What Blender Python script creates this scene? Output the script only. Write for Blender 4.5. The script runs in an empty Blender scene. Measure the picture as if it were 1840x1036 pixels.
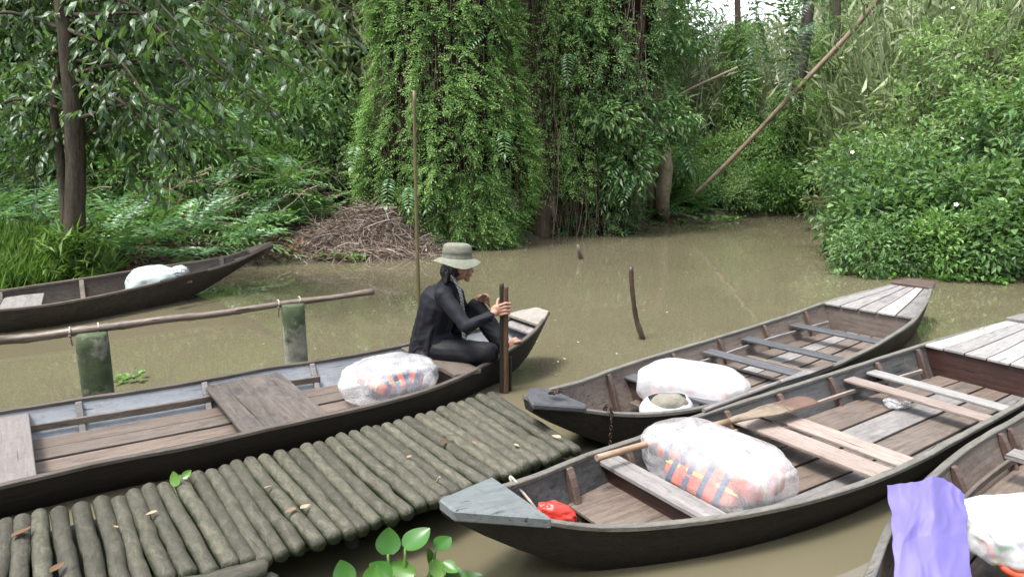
import bpy, bmesh, math, random
import numpy as np
from mathutils import Vector, Matrix, noise
from mathutils.geometry import delaunay_2d_cdt
random.seed(7)
rng = np.random.default_rng(11)
S = bpy.context.scene
C = S.collection
# ------------------------------------------------------------------ camera, world, sun, exposure
FPX, CAMH, PITCH = 1300.0, 1.8, math.atan(263/1300)
cam_d = bpy.data.cameras.new('camera'); cam = bpy.data.objects.new('camera', cam_d); C.objects.link(cam)
cam_d.sensor_width = 36; cam_d.lens = FPX/1840*36; cam_d.clip_end = 2000; cam_d.clip_start = .05
cam.location = (0, 0, CAMH); cam.rotation_euler = (math.pi/2-PITCH, 0, 0)
S.camera = cam
SUN_EL, SUN_AZ = 68, 235      # degrees; azimuth measured from +Y towards +X
W = bpy.data.worlds.new('World'); S.world = W; W.use_nodes = True
wt = W.node_tree; wt.nodes.clear()
wo = wt.nodes.new('ShaderNodeOutputWorld'); wb = wt.nodes.new('ShaderNodeBackground')
sk = wt.nodes.new('ShaderNodeTexSky'); sk.sky_type = 'NISHITA'; sk.sun_disc = False
sk.sun_elevation = math.radians(SUN_EL); sk.sun_rotation = math.radians(SUN_AZ)
sk.air_density = 1.0; sk.dust_density = 3.0; sk.ozone_density = 1.0
hs = wt.nodes.new('ShaderNodeHueSaturation'); hs.inputs['Saturation'].default_value = .38
wt.links.new(sk.outputs[0], hs.inputs['Color']); wt.links.new(hs.outputs[0], wb.inputs[0])
wb.inputs[1].default_value = 0.15
wt.links.new(wb.outputs[0], wo.inputs[0])
sd = bpy.data.lights.new('sun', 'SUN'); so = bpy.data.objects.new('sun', sd); C.objects.link(so)
sd.energy = 1.5; sd.angle = math.radians(14); sd.color = (1, .97, .92)
_v = Vector((math.sin(math.radians(SUN_AZ))*math.cos(math.radians(SUN_EL)), math.cos(math.radians(SUN_AZ))*math.cos(math.radians(SUN_EL)), math.sin(math.radians(SUN_EL))))
so.rotation_euler = _v.to_track_quat('Z', 'Y').to_euler(); so.location = (0, 0, 30)
S.view_settings.view_transform = 'Standard'; S.view_settings.look = 'None'
S.view_settings.gamma = 1; S.view_settings.use_curve_mapping = False
S.view_settings.exposure = 2.05
S.render.engine = 'CYCLES'
S.cycles.max_bounces = 7; S.cycles.diffuse_bounces = 3; S.cycles.glossy_bounces = 3
S.cycles.transmission_bounces = 3; S.cycles.transparent_max_bounces = 8
S.cycles.caustics_reflective = False; S.cycles.caustics_refractive = False
S.cycles.use_denoising = True
# ------------------------------------------------------------------ placing helpers
_c, _s = math.cos(PITCH), math.sin(PITCH)
def ray(x, y):
    u = (x-920)/FPX; v = (518-y)/FPX
    return u, _c+v*_s, -_s+v*_c
def P(x, y, z):
    d = ray(x, y); t = (z-CAMH)/d[2]
    return Vector((d[0]*t, d[1]*t, z))
def PY(x, y, Y):
    d = ray(x, y); t = Y/d[1]
    return Vector((d[0]*t, Y, CAMH+d[2]*t))
# ------------------------------------------------------------------ object helpers
def props(o, label=None, cat=None, group=None, kind=None):
    if label: o['label'] = label
    if cat: o['category'] = cat
    if group: o['group'] = group
    if kind: o['kind'] = kind
    return o
def empty(name, loc, label, cat, group=None, rz=0):
    o = bpy.data.objects.new(name, None); C.objects.link(o)
    o.empty_display_size = .1
    o.location = loc; o.rotation_euler = (0, 0, rz)
    return props(o, label, cat, group)
def mesh_pd(name, verts, faces, smooth=False):
    m = bpy.data.meshes.new(name); m.from_pydata([tuple(v) for v in verts], [], faces); m.update()
    if smooth:
        m.polygons.foreach_set('use_smooth', [True]*len(m.polygons))
    return m
def link(name, m, mat, parent=None, loc=None, rot=None):
    """mesh given in the frame (loc, rot) of the WORLD; parented to `parent` (a root) with the right local matrix"""
    o = bpy.data.objects.new(name, m); C.objects.link(o)
    if mat:
        for mm in (mat if isinstance(mat, (list, tuple)) else [mat]):
            if len(m.materials) < (len(mat) if isinstance(mat, (list, tuple)) else 1): m.materials.append(mm)
    M = Matrix.Translation(loc or (0, 0, 0)) @ (rot.to_4x4() if rot else Matrix.Identity(4))
    if parent is not None:
        o.parent = parent; M = wmat(parent).inverted() @ M
    o.matrix_basis = M
    return o
def wmat(o):
    return wmat(o.parent) @ o.matrix_basis if o.parent is not None else o.matrix_basis.copy()
def bevel(o, w=.004, seg=1):
    b = o.modifiers.new('bevel', 'BEVEL'); b.width = w; b.segments = seg; b.limit_method = 'ANGLE'; return o
def box(name, mat, parent, a, b, w, h, up=(0, 0, 1), bev=.004):
    """a board from a to b (centre line of its top), w wide, h thick, long axis = local x"""
    a = Vector(a); b = Vector(b); d = b-a; L = d.length; x = d.normalized(); up = Vector(up)
    y = up.cross(x).normalized(); z = x.cross(y)
    R = Matrix((x, y, z)).transposed()
    n = max(1, int(L/.25)); vs = []; fs = []
    for i in range(n+1):
        X = -L/2+L*i/n; j = (noise.noise(Vector((X*3+a.x*7, a.y*5, 1.3)))*.006)
        for yy, zz in ((-w/2+j, -h), (w/2+j, -h), (w/2+j, 0), (-w/2+j, 0)): vs.append((X, yy, zz))
    for i in range(n):
        for k in range(4):
            p = i*4+k; q = i*4+(k+1) % 4; fs.append((p, p+4, q+4, q))
    fs.append((0, 1, 2, 3)); fs.append(tuple(n*4+k for k in (3, 2, 1, 0)))
    o = link(name, mesh_pd(name, vs, fs), mat, parent, (a+b)/2, R)
    return bevel(o, bev) if bev else o
def tube_data(pts, rad, n=8, vs=None, fs=None, cap=True, wob=0, seed=0):
    vs = [] if vs is None else vs; fs = [] if fs is None else fs
    pts = [Vector(p) for p in pts]; b0 = len(vs); N = len(pts)
    if not hasattr(rad, '__len__'): rad = [rad]*N
    ref = None
    for i in range(N):
        t = (pts[min(i+1, N-1)]-pts[max(i-1, 0)]).normalized()
        if ref is None: ref = Vector((0, 0, 1)) if abs(t.z) < .8 else Vector((1, 0, 0))
        u = t.cross(ref).normalized(); v = u.cross(t).normalized(); ref = v
        for k in range(n):
            a = 2*math.pi*k/n
            r = rad[i]
            if wob: r *= 1+wob*noise.noise(Vector((math.cos(a)*1.3+seed, math.sin(a)*1.3, i*.8+seed*3)))
            vs.append(pts[i]+(u*math.cos(a)+v*math.sin(a))*r)
    for i in range(N-1):
        for k in range(n):
            p = b0+i*n+k; q = b0+i*n+(k+1) % n; fs.append((p, q, q+n, p+n))
    if cap:
        fs.append(tuple(b0+k for k in range(n-1, -1, -1))); fs.append(tuple(b0+(N-1)*n+k for k in range(n)))
    return vs, fs
def tube(name, mat, parent, pts, rad, n=8, wob=0, seed=0, smooth=True):
    pts = [Vector(p) for p in pts]
    o0 = pts[0].copy(); d = (pts[-1]-pts[0]).normalized()
    R = d.to_track_quat('X', 'Z').to_matrix(); Ri = R.transposed()
    vs, fs = tube_data([Ri @ (p-o0) for p in pts], rad, n, wob=wob, seed=seed)
    m = mesh_pd(name, vs, fs, smooth)
    if smooth and hasattr(m, 'polygons'):
        for q in m.polygons:
            if len(q.vertices) > 4: q.use_smooth = False
    return link(name, m, mat, parent, o0, R)
def spl(pts, n):
    """Catmull-Rom through pts"""
    pts = [Vector(p) for p in pts]; out = []
    Pp = [pts[0]*2-pts[1]]+pts+[pts[-1]*2-pts[-2]]
    segs = len(pts)-1
    for i in range(n):
        t = i/(n-1)*segs; k = min(int(t), segs-1); f = t-k
        a, b, c, d = Pp[k:k+4]
        out.append(.5*((2*b)+(c-a)*f+(2*a-5*b+4*c-d)*f*f+(3*b-a-3*c+d)*f**3))
    return out
# ------------------------------------------------------------------ materials
def newmat(name):
    m = bpy.data.materials.new(name); m.use_nodes = True; nt = m.node_tree
    b = nt.nodes['Principled BSDF']; return m, nt, b
def N(nt, t, **k):
    n = nt.nodes.new(t)
    for a, v in k.items():
        if a in n.inputs.keys(): n.inputs[a].default_value = v
        else: setattr(n, a, v)
    return n
def ramp(nt, fac, stops):
    r = nt.nodes.new('ShaderNodeValToRGB'); e = r.color_ramp.elements
    while len(e) < len(stops): e.new(.5)
    for i, (p, c) in enumerate(stops): e[i].position = p; e[i].color = (*c, 1)
    nt.links.new(fac, r.inputs[0]); return r.outputs[0]
def mixc(nt, f, a, b, mode='MIX'):
    m = nt.nodes.new('ShaderNodeMix'); m.data_type = 'RGBA'; m.blend_type = mode
    for i, v in ((0, f), (6, a), (7, b)):
        if hasattr(v, 'is_linked') or hasattr(v, 'links'): nt.links.new(v, m.inputs[i])
        elif isinstance(v, (int, float)): m.inputs[i].default_value = v
        else: m.inputs[i].default_value = (*v, 1)
    return m.outputs[2]
def mth(nt, op, a, b=0.0, clamp=False):
    m = nt.nodes.new('ShaderNodeMath'); m.operation = op; m.use_clamp = clamp
    for i, v in ((0, a), (1, b)):
        if hasattr(v, 'links'): nt.links.new(v, m.inputs[i])
        else: m.inputs[i].default_value = v
    return m.outputs[0]
def coords(nt, scale=(1, 1, 1), rand=True):
    tc = nt.nodes.new('ShaderNodeTexCoord'); mp = nt.nodes.new('ShaderNodeMapping'); mp.inputs['Scale'].default_value = scale
    src = tc.outputs['Object']
    if rand:
        oi = nt.nodes.new('ShaderNodeObjectInfo'); m = mth(nt, 'MULTIPLY', oi.outputs['Random'], 37.0)
        ad = nt.nodes.new('ShaderNodeVectorMath'); ad.operation = 'ADD'
        nt.links.new(src, ad.inputs[0]); nt.links.new(m, ad.inputs[1]); src = ad.outputs[0]
    nt.links.new(src, mp.inputs['Vector']); return mp.outputs[0]
def noise_t(nt, vec, scale, detail=6, rough=.6, dist=0):
    n = nt.nodes.new('ShaderNodeTexNoise'); n.inputs['Scale'].default_value = scale; n.inputs['Detail'].default_value = detail
    n.inputs['Roughness'].default_value = rough; n.inputs['Distortion'].default_value = dist
    nt.links.new(vec, n.inputs['Vector']); return n.outputs[0]
def bump(nt, b, h, dist=.004, strength=.6):
    n = nt.nodes.new('ShaderNodeBump'); n.inputs['Distance'].default_value = dist; n.inputs['Strength'].default_value = strength
    nt.links.new(h, n.inputs['Height']); nt.links.new(n.outputs[0], b.inputs['Normal'])
def wood(name, dark, light, stain=(.02, .018, .015), rough=.62, stain_amt=.5, spec=.4, blotch=None, blotch_amt=.0):
    q = .62; dark, light, stain = [tuple(c*q for c in t) for t in (dark, light, stain)]
    if blotch: blotch = tuple(c*q for c in blotch)
    m, nt, b = newmat(name)
    g = noise_t(nt, coords(nt, (1.2, 16, 16)), 3.0, 8, .65, .6)
    fine = noise_t(nt, coords(nt, (3, 60, 60)), 3.0, 4, .7)
    gg = mth(nt, 'ADD', mth(nt, 'MULTIPLY', g, .65), mth(nt, 'MULTIPLY', fine, .35))
    col = ramp(nt, gg, [(.34, dark), (.62, light)])
    oi = nt.nodes.new('ShaderNodeObjectInfo')
    v = mth(nt, 'ADD', mth(nt, 'MULTIPLY', oi.outputs['Random'], .4), .8)
    hsv = nt.nodes.new('ShaderNodeHueSaturation'); nt.links.new(v, hsv.inputs['Value']); nt.links.new(col, hsv.inputs['Color']); col = hsv.outputs[0]
    bl = noise_t(nt, coords(nt, (1.4, 2.6, 2.6)), 2.6, 9, .68, .4)
    f = mth(nt, 'MULTIPLY', mth(nt, 'MULTIPLY', mth(nt, 'SUBTRACT', bl, .5), 5, True), stain_amt, True)
    col = mixc(nt, f, col, stain)
    if blotch:
        b2 = noise_t(nt, coords(nt, (1.5, 3.2, 3.2)), 5.5, 8, .75, .8)
        f2 = mth(nt, 'MULTIPLY', mth(nt, 'MULTIPLY', mth(nt, 'SUBTRACT', b2, .56), 9, True), blotch_amt, True)
        col = mixc(nt, f2, col, blotch)
    iso = noise_t(nt, coords(nt, (2.2, 3.4, 3.4)), 11, 10, .78, .3)
    col = mixc(nt, mth(nt, 'MULTIPLY', mth(nt, 'MULTIPLY', mth(nt, 'SUBTRACT', .47, iso), 9, True), .55*min(1, stain_amt+.25)), col, tuple(c*.45 for c in dark))
    col = mixc(nt, mth(nt, 'MULTIPLY', mth(nt, 'MULTIPLY', mth(nt, 'SUBTRACT', iso, .575), 8, True), .35), col, tuple(min(1, c*1.35+.012) for c in light))
    ck = noise_t(nt, coords(nt, (.8, 42, 42)), 1.6, 3, .5, .8)
    col = mixc(nt, mth(nt, 'MULTIPLY', mth(nt, 'SUBTRACT', .34, ck), 20, True), col, tuple(c*.3 for c in dark))
    nt.links.new(col, b.inputs['Base Color'])
    rr = ramp(nt, bl, [(.3, (rough-.12,)*3), (.7, (rough+.15,)*3)]); nt.links.new(rr, b.inputs['Roughness'])
    b.inputs['Specular IOR Level'].default_value = spec
    bump(nt, b, gg, .004, .7)
    return m
def simple(name, col, rough=.6, spec=.4, var=0, scale=20, bumpd=0, **kw):
    m, nt, b = newmat(name); b.inputs['Roughness'].default_value = rough; b.inputs['Specular IOR Level'].default_value = spec
    if var or bumpd:
        n = noise_t(nt, coords(nt), scale, 6, .65)
        c = ramp(nt, n, [(.3, tuple(x*(1-var) for x in col)), (.7, tuple(min(1, x*(1+var)) for x in col))])
        nt.links.new(c, b.inputs['Base Color'])
        if bumpd: bump(nt, b, n, bumpd, .8)
    else: b.inputs['Base Color'].default_value = (*col, 1)
    for k, v in kw.items(): b.inputs[k].default_value = v
    return m
def leafmat(name, stops, rough=.42, trans=.3, spec=.5, tcol=(.18, .32, .04)):
    m, nt, b = newmat(name)
    at = nt.nodes.new('ShaderNodeAttribute'); at.attribute_name = 'tint'
    c = ramp(nt, at.outputs['Fac'], stops); nt.links.new(c, b.inputs['Base Color'])
    b.inputs['Roughness'].default_value = rough+.12; b.inputs['Specular IOR Level'].default_value = spec*.8
    tr = nt.nodes.new('ShaderNodeBsdfTranslucent')
    nt.links.new(mixc(nt, .5, c, tcol), tr.inputs['Color'])
    mx = nt.nodes.new('ShaderNodeMixShader'); mx.inputs[0].default_value = trans
    nt.links.new(b.outputs[0], mx.inputs[1]); nt.links.new(tr.outputs[0], mx.inputs[2])
    nt.links.new(mx.outputs[0], nt.nodes['Material Output'].inputs[0]); return m
M = {}
M['grey_in'] = wood('painted grey boards', (.23, .25, .28), (.34, .36, .385), stain=(.13, .11, .09), stain_amt=.35, blotch=(.07, .06, .05), blotch_amt=.35)
M['old'] = wood('old brown plank', (.10, .075, .06), (.24, .20, .165), stain_amt=.45)
M['oldgrey'] = wood('weathered grey plank', (.15, .14, .135), (.33, .31, .295), stain=(.04, .038, .04), stain_amt=.5)
M['dark'] = wood('tarred dark hull', (.008, .007, .006), (.03, .025, .021), stain=(.045, .038, .03), rough=.6, stain_amt=.3, spec=.22)
M['hullE'] = wood('brown hull boards', (.02, .015, .012), (.075, .058, .046), stain=(.015, .012, .01), rough=.65, spec=.3)
M['darkin'] = wood('dark grey interior', (.045, .045, .045), (.12, .12, .12), stain=(.022, .022, .022), rough=.5, stain_amt=.75, blotch=(.19, .165, .115), blotch_amt=.6)
M['bin'] = wood('worn brown interior', (.11, .085, .07), (.24, .195, .165), stain=(.05, .03, .028), stain_amt=.5, blotch=(.26, .23, .19), blotch_amt=.4)
M['slate'] = wood('slate grey plank', (.055, .058, .065), (.13, .132, .14), stain=(.03, .03, .034), rough=.45, stain_amt=.35)
M['bluegrey'] = wood('blue grey painted deck', (.12, .14, .145), (.19, .21, .212), stain=(.11, .12, .12), rough=.45, stain_amt=.4, blotch=(.3, .27, .2), blotch_amt=.35)
M['red'] = wood('dark red brown wood', (.035, .015, .012), (.085, .04, .032), stain=(.02, .012, .01), rough=.42, stain_amt=.5, blotch=(.16, .12, .10), blotch_amt=.3)
M['rib'] = wood('brown worn rib', (.065, .040, .032), (.15, .10, .08), stain=(.04, .025, .02), rough=.5, stain_amt=.4)
M['pink'] = wood('pale pinkish plank', (.27, .205, .175), (.44, .36, .315), stain=(.19, .15, .13), rough=.6, stain_amt=.5)
M['pale'] = wood('bleached pale plank', (.29, .275, .26), (.48, .46, .44), stain=(.22, .2, .19), rough=.6, stain_amt=.4, blotch=(.12, .11, .12), blotch_amt=.35)
M['rim'] = wood('worn gunwale edge', (.12, .115, .10), (.27, .255, .22), stain=(.07, .06, .05), rough=.6, stain_amt=.5)
M['rimdark'] = wood('dark worn gunwale', (.05, .042, .036), (.14, .115, .095), stain=(.03, .025, .02), rough=.6, stain_amt=.5)
M['bowtan'] = wood('tan bow deck', (.25, .225, .19), (.45, .42, .37), stain=(.17, .14, .11), rough=.6, stain_amt=.4)
M['floor'] = wood('wet brown floorboard', (.10, .074, .06), (.235, .185, .15), stain=(.055, .042, .035), rough=.5, stain_amt=.5)
M['silver'] = wood('silver grey plank', (.22, .21, .20), (.40, .385, .37), stain=(.12, .11, .105), stain_amt=.5)
M['oak'] = wood('dark worn seat board', (.075, .062, .055), (.20, .17, .15), stain=(.035, .036, .042), rough=.5, stain_amt=.75)
M['taupe'] = wood('smooth taupe board', (.17, .152, .143), (.25, .225, .215), stain=(.14, .125, .115), stain_amt=.4)
M['paddle'] = wood('bare wood shaft', (.24, .15, .09), (.38, .27, .185), stain=(.13, .09, .06), rough=.5, stain_amt=.4)
M['bamboo'] = wood('weathered bamboo', (.05, .035, .028), (.22, .17, .13), stain=(.03, .022, .02), rough=.42, stain_amt=.6)
M['pole'] = wood('green brown pole', (.09, .075, .03), (.17, .14, .065), stain=(.05, .04, .02), rough=.5)
M['pile'] = wood('split brown post', (.055, .025, .014), (.20, .115, .065), stain=(.02, .014, .01), rough=.4, stain_amt=.5)
M['rust'] = simple('rusty iron chain', (.05, .035, .028), .55, .5, .4, 60, Metallic=.6)
M['rope'] = simple('pale rope', (.35, .32, .27), .8, .2, .25, 80, .002)
M['litter'] = leafmat('dry leaves', [(0, (.06, .035, .02)), (.5, (.16, .10, .06)), (1, (.32, .24, .17))], .7, .1, .2, (.2, .12, .05))
# ------------------------------------------------------------------ boats
HOLES = []
def interp(xs, ys, x):
    return float(np.interp(x, xs, ys))
class Boat:
    def __init__(s, name, label, far, near, tip, tail, mats, wb=-.12, rake=.24, rakeS=.18, depth=1.0, group='wooden sampans moored round the log jetty', floor=.03, bowlow=.05, raisebow=None):
        """far, near: gunwale points (px, py, z); tip/tail: world points on the centreline at bow and stern"""
        s.tip = Vector((tip[0], tip[1], 0)); t = Vector((tail[0], tail[1], 0)); s.ang = math.atan2(t.y-s.tip.y, t.x-s.tip.x)
        s.root = empty(name, s.tip, label, 'boat', group, s.ang)
        s.R = Matrix.Rotation(s.ang, 3, 'Z'); s.Ri = s.R.transposed(); s.L = (t-s.tip).length
        def cv(l):
            q = sorted([tuple((s.loc(P(*a)).x, s.loc(P(*a)).y, P(*a).z)) for a in l]); return q
        A = cv(far); B = cv(near)
        s.fx = [a[0] for a in A]; s.fy = [a[1] for a in A]; s.fz = [a[2] for a in A]
        s.nx = [a[0] for a in B]; s.ny = [a[1] for a in B]; s.nz = [a[2] for a in B]
        s.wb, s.rake, s.rakeS, s.floor, s.m, s.bowlow = wb, rake, rakeS, floor, mats, bowlow
        # smooth curves: resample and average
        g = np.linspace(0, s.L, 81); k = np.array([1, 2, 3, 2, 1.])/9
        def sm(x, y):
            v = np.interp(g, x, y)
            for _ in range(3):
                w = np.pad(v, 2, mode='reflect', reflect_type='odd'); v = np.convolve(w, k, 'valid')
            return v
        s.g = g; s.YF = sm(s.fx, s.fy); s.YN = sm(s.nx, s.ny); s.ZF = sm(s.fx, s.fz); s.ZN = sm(s.nx, s.nz)
        if s.YF.mean() < s.YN.mean(): s.YF, s.YN, s.ZF, s.ZN = s.YN, s.YF, s.ZN, s.ZF
        s.build()
    def loc(s, p): return s.Ri @ (Vector(p)-s.tip)
    def wld(s, x, y, z): return s.tip + s.R @ Vector((x, y, z))
    def xat(s, px, py, z): return s.loc(P(px, py, z)).x
    def yf(s, x): return interp(s.g, s.YF, x)
    def yn(s, x): return interp(s.g, s.YN, x)
    def zg(s, x): return .5*(interp(s.g, s.ZF, x)+interp(s.g, s.ZN, x))
    def zb(s, x):
        zt = s.zg(0)-s.bowlow; zs = s.zg(s.L)-.05; r = s.rake*s.L; q = s.rakeS*s.L
        z = s.wb
        if x < r: z = s.wb+(zt-s.wb)*(1-x/r)**1.7
        if x > s.L-q: z = s.wb+(zs-s.wb)*(1-(s.L-x)/q)**1.8
        return z
    def side(s, x, t, far, th=0.0):
        """point on the side planking, t 0 gunwale .. 1 chine"""
        yg = s.yf(x) if far else s.yn(x); c = .5*(s.yf(x)+s.yn(x)); zgx = interp(s.g, s.ZF if far else s.ZN, x)
        b = yg-c; zb = s.zb(x)
        y = c+b*(1-.36*t**1.5); y -= math.copysign(min(th, abs(b)*.6), b)
        return y, zgx+(zb+(th*.6 if t > .99 else 0)-zgx)*t
    def yin(s, x, z, far):
        """inner face of the side at height z"""
        for i in range(21):
            y, zz = s.side(x, i/20, far, .022)
            if zz <= z: return y
        return y
    def build(s):
        nx = 44; T = [0, .2, .4, .6, .8, 1]
        for nm, th, mat in (('hull', 0, s.m['out']), ('inner_planking', .022, s.m['in'])):
            vs = []; fs = []; w = 2*len(T)+1
            for i in range(nx+1):
                x = s.L*i/nx; xx = min(max(x, 0.0 if th == 0 else .03), s.L-(0 if th == 0 else .03))
                row = [(xx, *s.side(xx, t, True, th)) for t in T]
                c = .5*(s.yf(xx)+s.yn(xx)); row.append((xx, c, s.zb(xx)+th*.6))
                row += [(xx, *s.side(xx, t, False, th)) for t in reversed(T)]
                vs += row
            for i in range(nx):
                for k in range(w-1):
                    a = i*w+k; f = (a, a+1, a+1+w, a+w); fs.append(f if th == 0 else f[::-1])
            if th == 0:
                fs.append(tuple(range(w-1, -1, -1))); fs.append(tuple(nx*w+k for k in range(w)))
            m = mesh_pd(nm, vs, fs, True); o = link(nm, m, mat, s.root, s.tip, s.R)
            e = o.modifiers.new('e', 'EDGE_SPLIT'); e.split_angle = math.radians(32)
        for far in (True, False):
            vs = []; fs = []
            for i in range(nx*2+1):
                x = s.L*i/(nx*2); y0 = s.side(x, 0, far)[0]; z = s.side(x, 0, far)[1]
                c = .5*(s.yf(x)+s.yn(x)); sg = 1 if y0 > c else -1; wv = .0025*noise.noise(Vector((x*5, sg, s.L)))
                yo = y0+sg*.006; yi = y0-sg*min(.03, abs(y0-c)*.8)
                vs += [(x, yo, z-.012), (x, yo+wv, z+.012+wv), (x, yi, z+.012+wv), (x, yi, z-.012)]
            n = nx*2
            for i in range(n):
                for k in range(4):
                    a = i*4+k; b = i*4+(k+1) % 4; f = (a, b, b+4, a+4); fs.append(f if far else f[::-1])
            fs += [(0, 1, 2, 3), (n*4+3, n*4+2, n*4+1, n*4)]
            bevel(link('gunwale', mesh_pd('gunwale', vs, fs), s.m['rim'], s.root, s.tip, s.R), .004)
        # hole in the water
        L1 = []; L2 = []
        for i in range(121):
            x = s.L*i/120
            if s.zb(x) < -.015:
                for far, L in ((True, L1), (False, L2)):
                    best = None
                    for k in range(41):
                        y, z = s.side(x, k/40, far, .012)
                        if z <= 0: break
                    L.append(s.wld(x, y, 0))
        HOLES.append([tuple(p[:2]) for p in L1+L2[::-1]])
    def poly(s, name, mat, pts, ztop, thick, bev=.004, subdiv=0):
        """flat slab: pts = local (x, y) outline; ztop number or list"""
        n = len(pts); c = Vector((sum(p[0] for p in pts)/n, sum(p[1] for p in pts)/n, 0))
        zt = ztop if hasattr(ztop, '__len__') else [ztop]*n
        vs = [(p[0]-c.x, p[1]-c.y, z) for p, z in zip(pts, zt)]+[(p[0]-c.x, p[1]-c.y, z-thick) for p, z in zip(pts, zt)]
        area = sum(pts[i][0]*pts[(i+1) % n][1]-pts[(i+1) % n][0]*pts[i][1] for i in range(n))
        fs = [tuple(range(n)), tuple(range(2*n-1, n-1, -1))]+[(i, n+i, n+(i+1) % n, (i+1) % n) for i in range(n)]
        if area < 0: fs = [f[::-1] for f in fs]
        o = link(name, mesh_pd(name, vs, fs), mat, s.root, s.wld(c.x, c.y, 0), s.R)
        return bevel(o, bev) if bev else o
    def thwart(s, x, z, w, mat, name='thwart', thick=.022, skew=0.0, drop=0, inset=.0, jit=.004):
        """board across the boat at station x; far end may be shifted by skew"""
        yf = s.yin(x, z, True); yn = s.yin(x, z, False)
        sg = 1 if yf > yn else -1
        yf -= sg*inset; yn += sg*.004
        a = s.wld(x+skew/2, yf, z); b = s.wld(x-skew/2, yn, z-drop)
        return box(name, mat, s.root, a, b, w, thick)
    def ribs(s, xs, mat, t0=0.02, depth=.045, w=.03, both=True, zlift=.0):
        for x in xs:
            for far in ((True, False) if both else (True,)):
                T = np.linspace(t0, 1, 9); sg = 1 if s.yf(x) > s.yn(x) else -1
                if not far: sg = -sg
                out = [s.side(x, t, far, .0225) for t in T]; inn = []
                for i, (y, z) in enumerate(out):
                    d = depth*(.45 if i == 0 else .85 if i == 1 else 1.0+.5*max(0, i-6)/2)
                    inn.append((y-sg*d, z+(.004 if i == 0 else 0)+(.01 if i == len(out)-1 else 0)))
                vs = []; n = len(out)
                for dx in (-w/2, w/2):
                    vs += [(dx, y-out[0][0], z) for y, z in out]+[(dx, y-out[0][0], z) for y, z in inn]
                fs = []
                for i in range(n-1):
                    fs.append((i, i+1, n+i+1, n+i)); fs.append((2*n+i, 3*n+i, 3*n+i+1, 2*n+i+1))
                    fs.append((n+i, n+i+1, 3*n+i+1, 3*n+i)); fs.append((i, 2*n+i, 2*n+i+1, i+1))
                fs.append((0, n, 3*n, 2*n)); fs.append((n-1, 3*n-1, 4*n-1, 2*n-1))
                o = link('rib', mesh_pd('rib', vs, fs), mat, s.root, s.wld(x, out[0][0], 0), s.R); bevel(o, .006)
    def stringer(s, x0, x1, z, mat, far=True, inset=.05, h=.04, w=.018, name='stringer', z1=None):
        vs = []; fs = []; n = 12; z1 = z if z1 is None else z1
        sg = 1 if s.yf(s.L/2) > s.yn(s.L/2) else -1
        if not far: sg = -sg
        y00 = s.yin(x0, z, far)
        for i in range(n+1):
            x = x0+(x1-x0)*i/n; zz = z+(z1-z)*i/n; y = s.yin(x, zz, far)-sg*inset
            for yy, z2 in ((y, zz-h), (y-sg*w, zz-h), (y-sg*w, zz), (y, zz)): vs.append((x-x0, yy-y00, z2))
        for i in range(n):
            for k in range(4):
                a = i*4+k; b = i*4+(k+1) % 4; f = (a, a+4, b+4, b); fs.append(f[::-1] if sg > 0 else f)
        fs += [(0, 1, 2, 3), (n*4+3, n*4+2, n*4+1, n*4)]
        return bevel(link(name, mesh_pd(name, vs, fs), mat, s.root, s.wld(x0, y00, 0), s.R), .003)
    def planks(s, name, x0, x1, n, mats, ztop, thick=.018, gap=.006, gunw=False, jit=.0, inset=.0, f0=0.0, f1=1.0, endj=0.0):
        """n lengthwise boards that share the inner width; gunw: they lie on the gunwale level"""
        for j in range(n):
            a = f0+(f1-f0)*j/n; b = f0+(f1-f0)*(j+1)/n; m = mats[j % len(mats)]; K = 7
            e0 = x0+random.uniform(-endj, endj); e1 = x1+random.uniform(-endj, endj); dz = random.uniform(-jit, jit)
            A = []; B = []; ZA = []
            for i in range(K):
                x = e0+(e1-e0)*i/(K-1)
                z = (s.zg(x)+ztop) if gunw else ztop
                if gunw:
                    yf = s.yf(x); yn = s.yn(x); c = .5*(yf+yn); yf = c+(yf-c)*(1-inset); yn = c+(yn-c)*(1-inset)
                else: yf = s.yin(x, z, True); yn = s.yin(x, z, False)
                A.append((x, yf+(yn-yf)*a+math.copysign(gap/2, yn-yf))); B.append((x, yf+(yn-yf)*b-math.copysign(gap/2, yn-yf))); ZA.append(z+dz)
            s.poly_strip(name, m, A, B, ZA, thick)
    def poly_strip(s, name, mat, A, B, Z, thick):
        K = len(A); c = Vector((A[0][0], A[0][1], 0)); vs = []; fs = []
        for a, b, z in zip(A, B, Z):
            vs += [(a[0]-c.x, a[1]-c.y, z-thick), (b[0]-c.x, b[1]-c.y, z-thick), (b[0]-c.x, b[1]-c.y, z), (a[0]-c.x, a[1]-c.y, z)]
        for i in range(K-1):
            for k in range(4):
                p = i*4+k; q = i*4+(k+1) % 4; fs.append((p, p+4, q+4, q))
        fs += [(0, 1, 2, 3), (K*4-1, K*4-2, K*4-3, K*4-4)]
        if (A[-1][0]-A[0][0])*(B[0][1]-A[0][1]) < 0: fs = [f[::-1] for f in fs]
        return bevel(link(name, mesh_pd(name, vs, fs), mat, s.root, s.wld(c.x, c.y, 0), s.R), .003)
    def bulkhead(s, x, ztop, mat, th=.02, slope=0.0, name='bulkhead', zlow=None):
        zl = s.floor-.02 if zlow is None else zlow
        K = 6; top = []; vs = []; fs = []
        for i in range(K+1):
            z = zl+(ztop-zl)*i/K
            for dx in (-th/2, th/2):
                xx = x+dx+slope*(i/K)
                vs.append((dx+slope*(i/K), s.yin(x, z, True), z)); vs.append((dx+slope*(i/K), s.yin(x, z, False), z))
        for i in range(K):
            a = i*4; b = a+4
            fs += [(a, b, b+1, a+1), (a+2, a+3, b+3, b+2)]
        fs.append((K*4, K*4+2, K*4+3, K*4+1))
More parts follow.
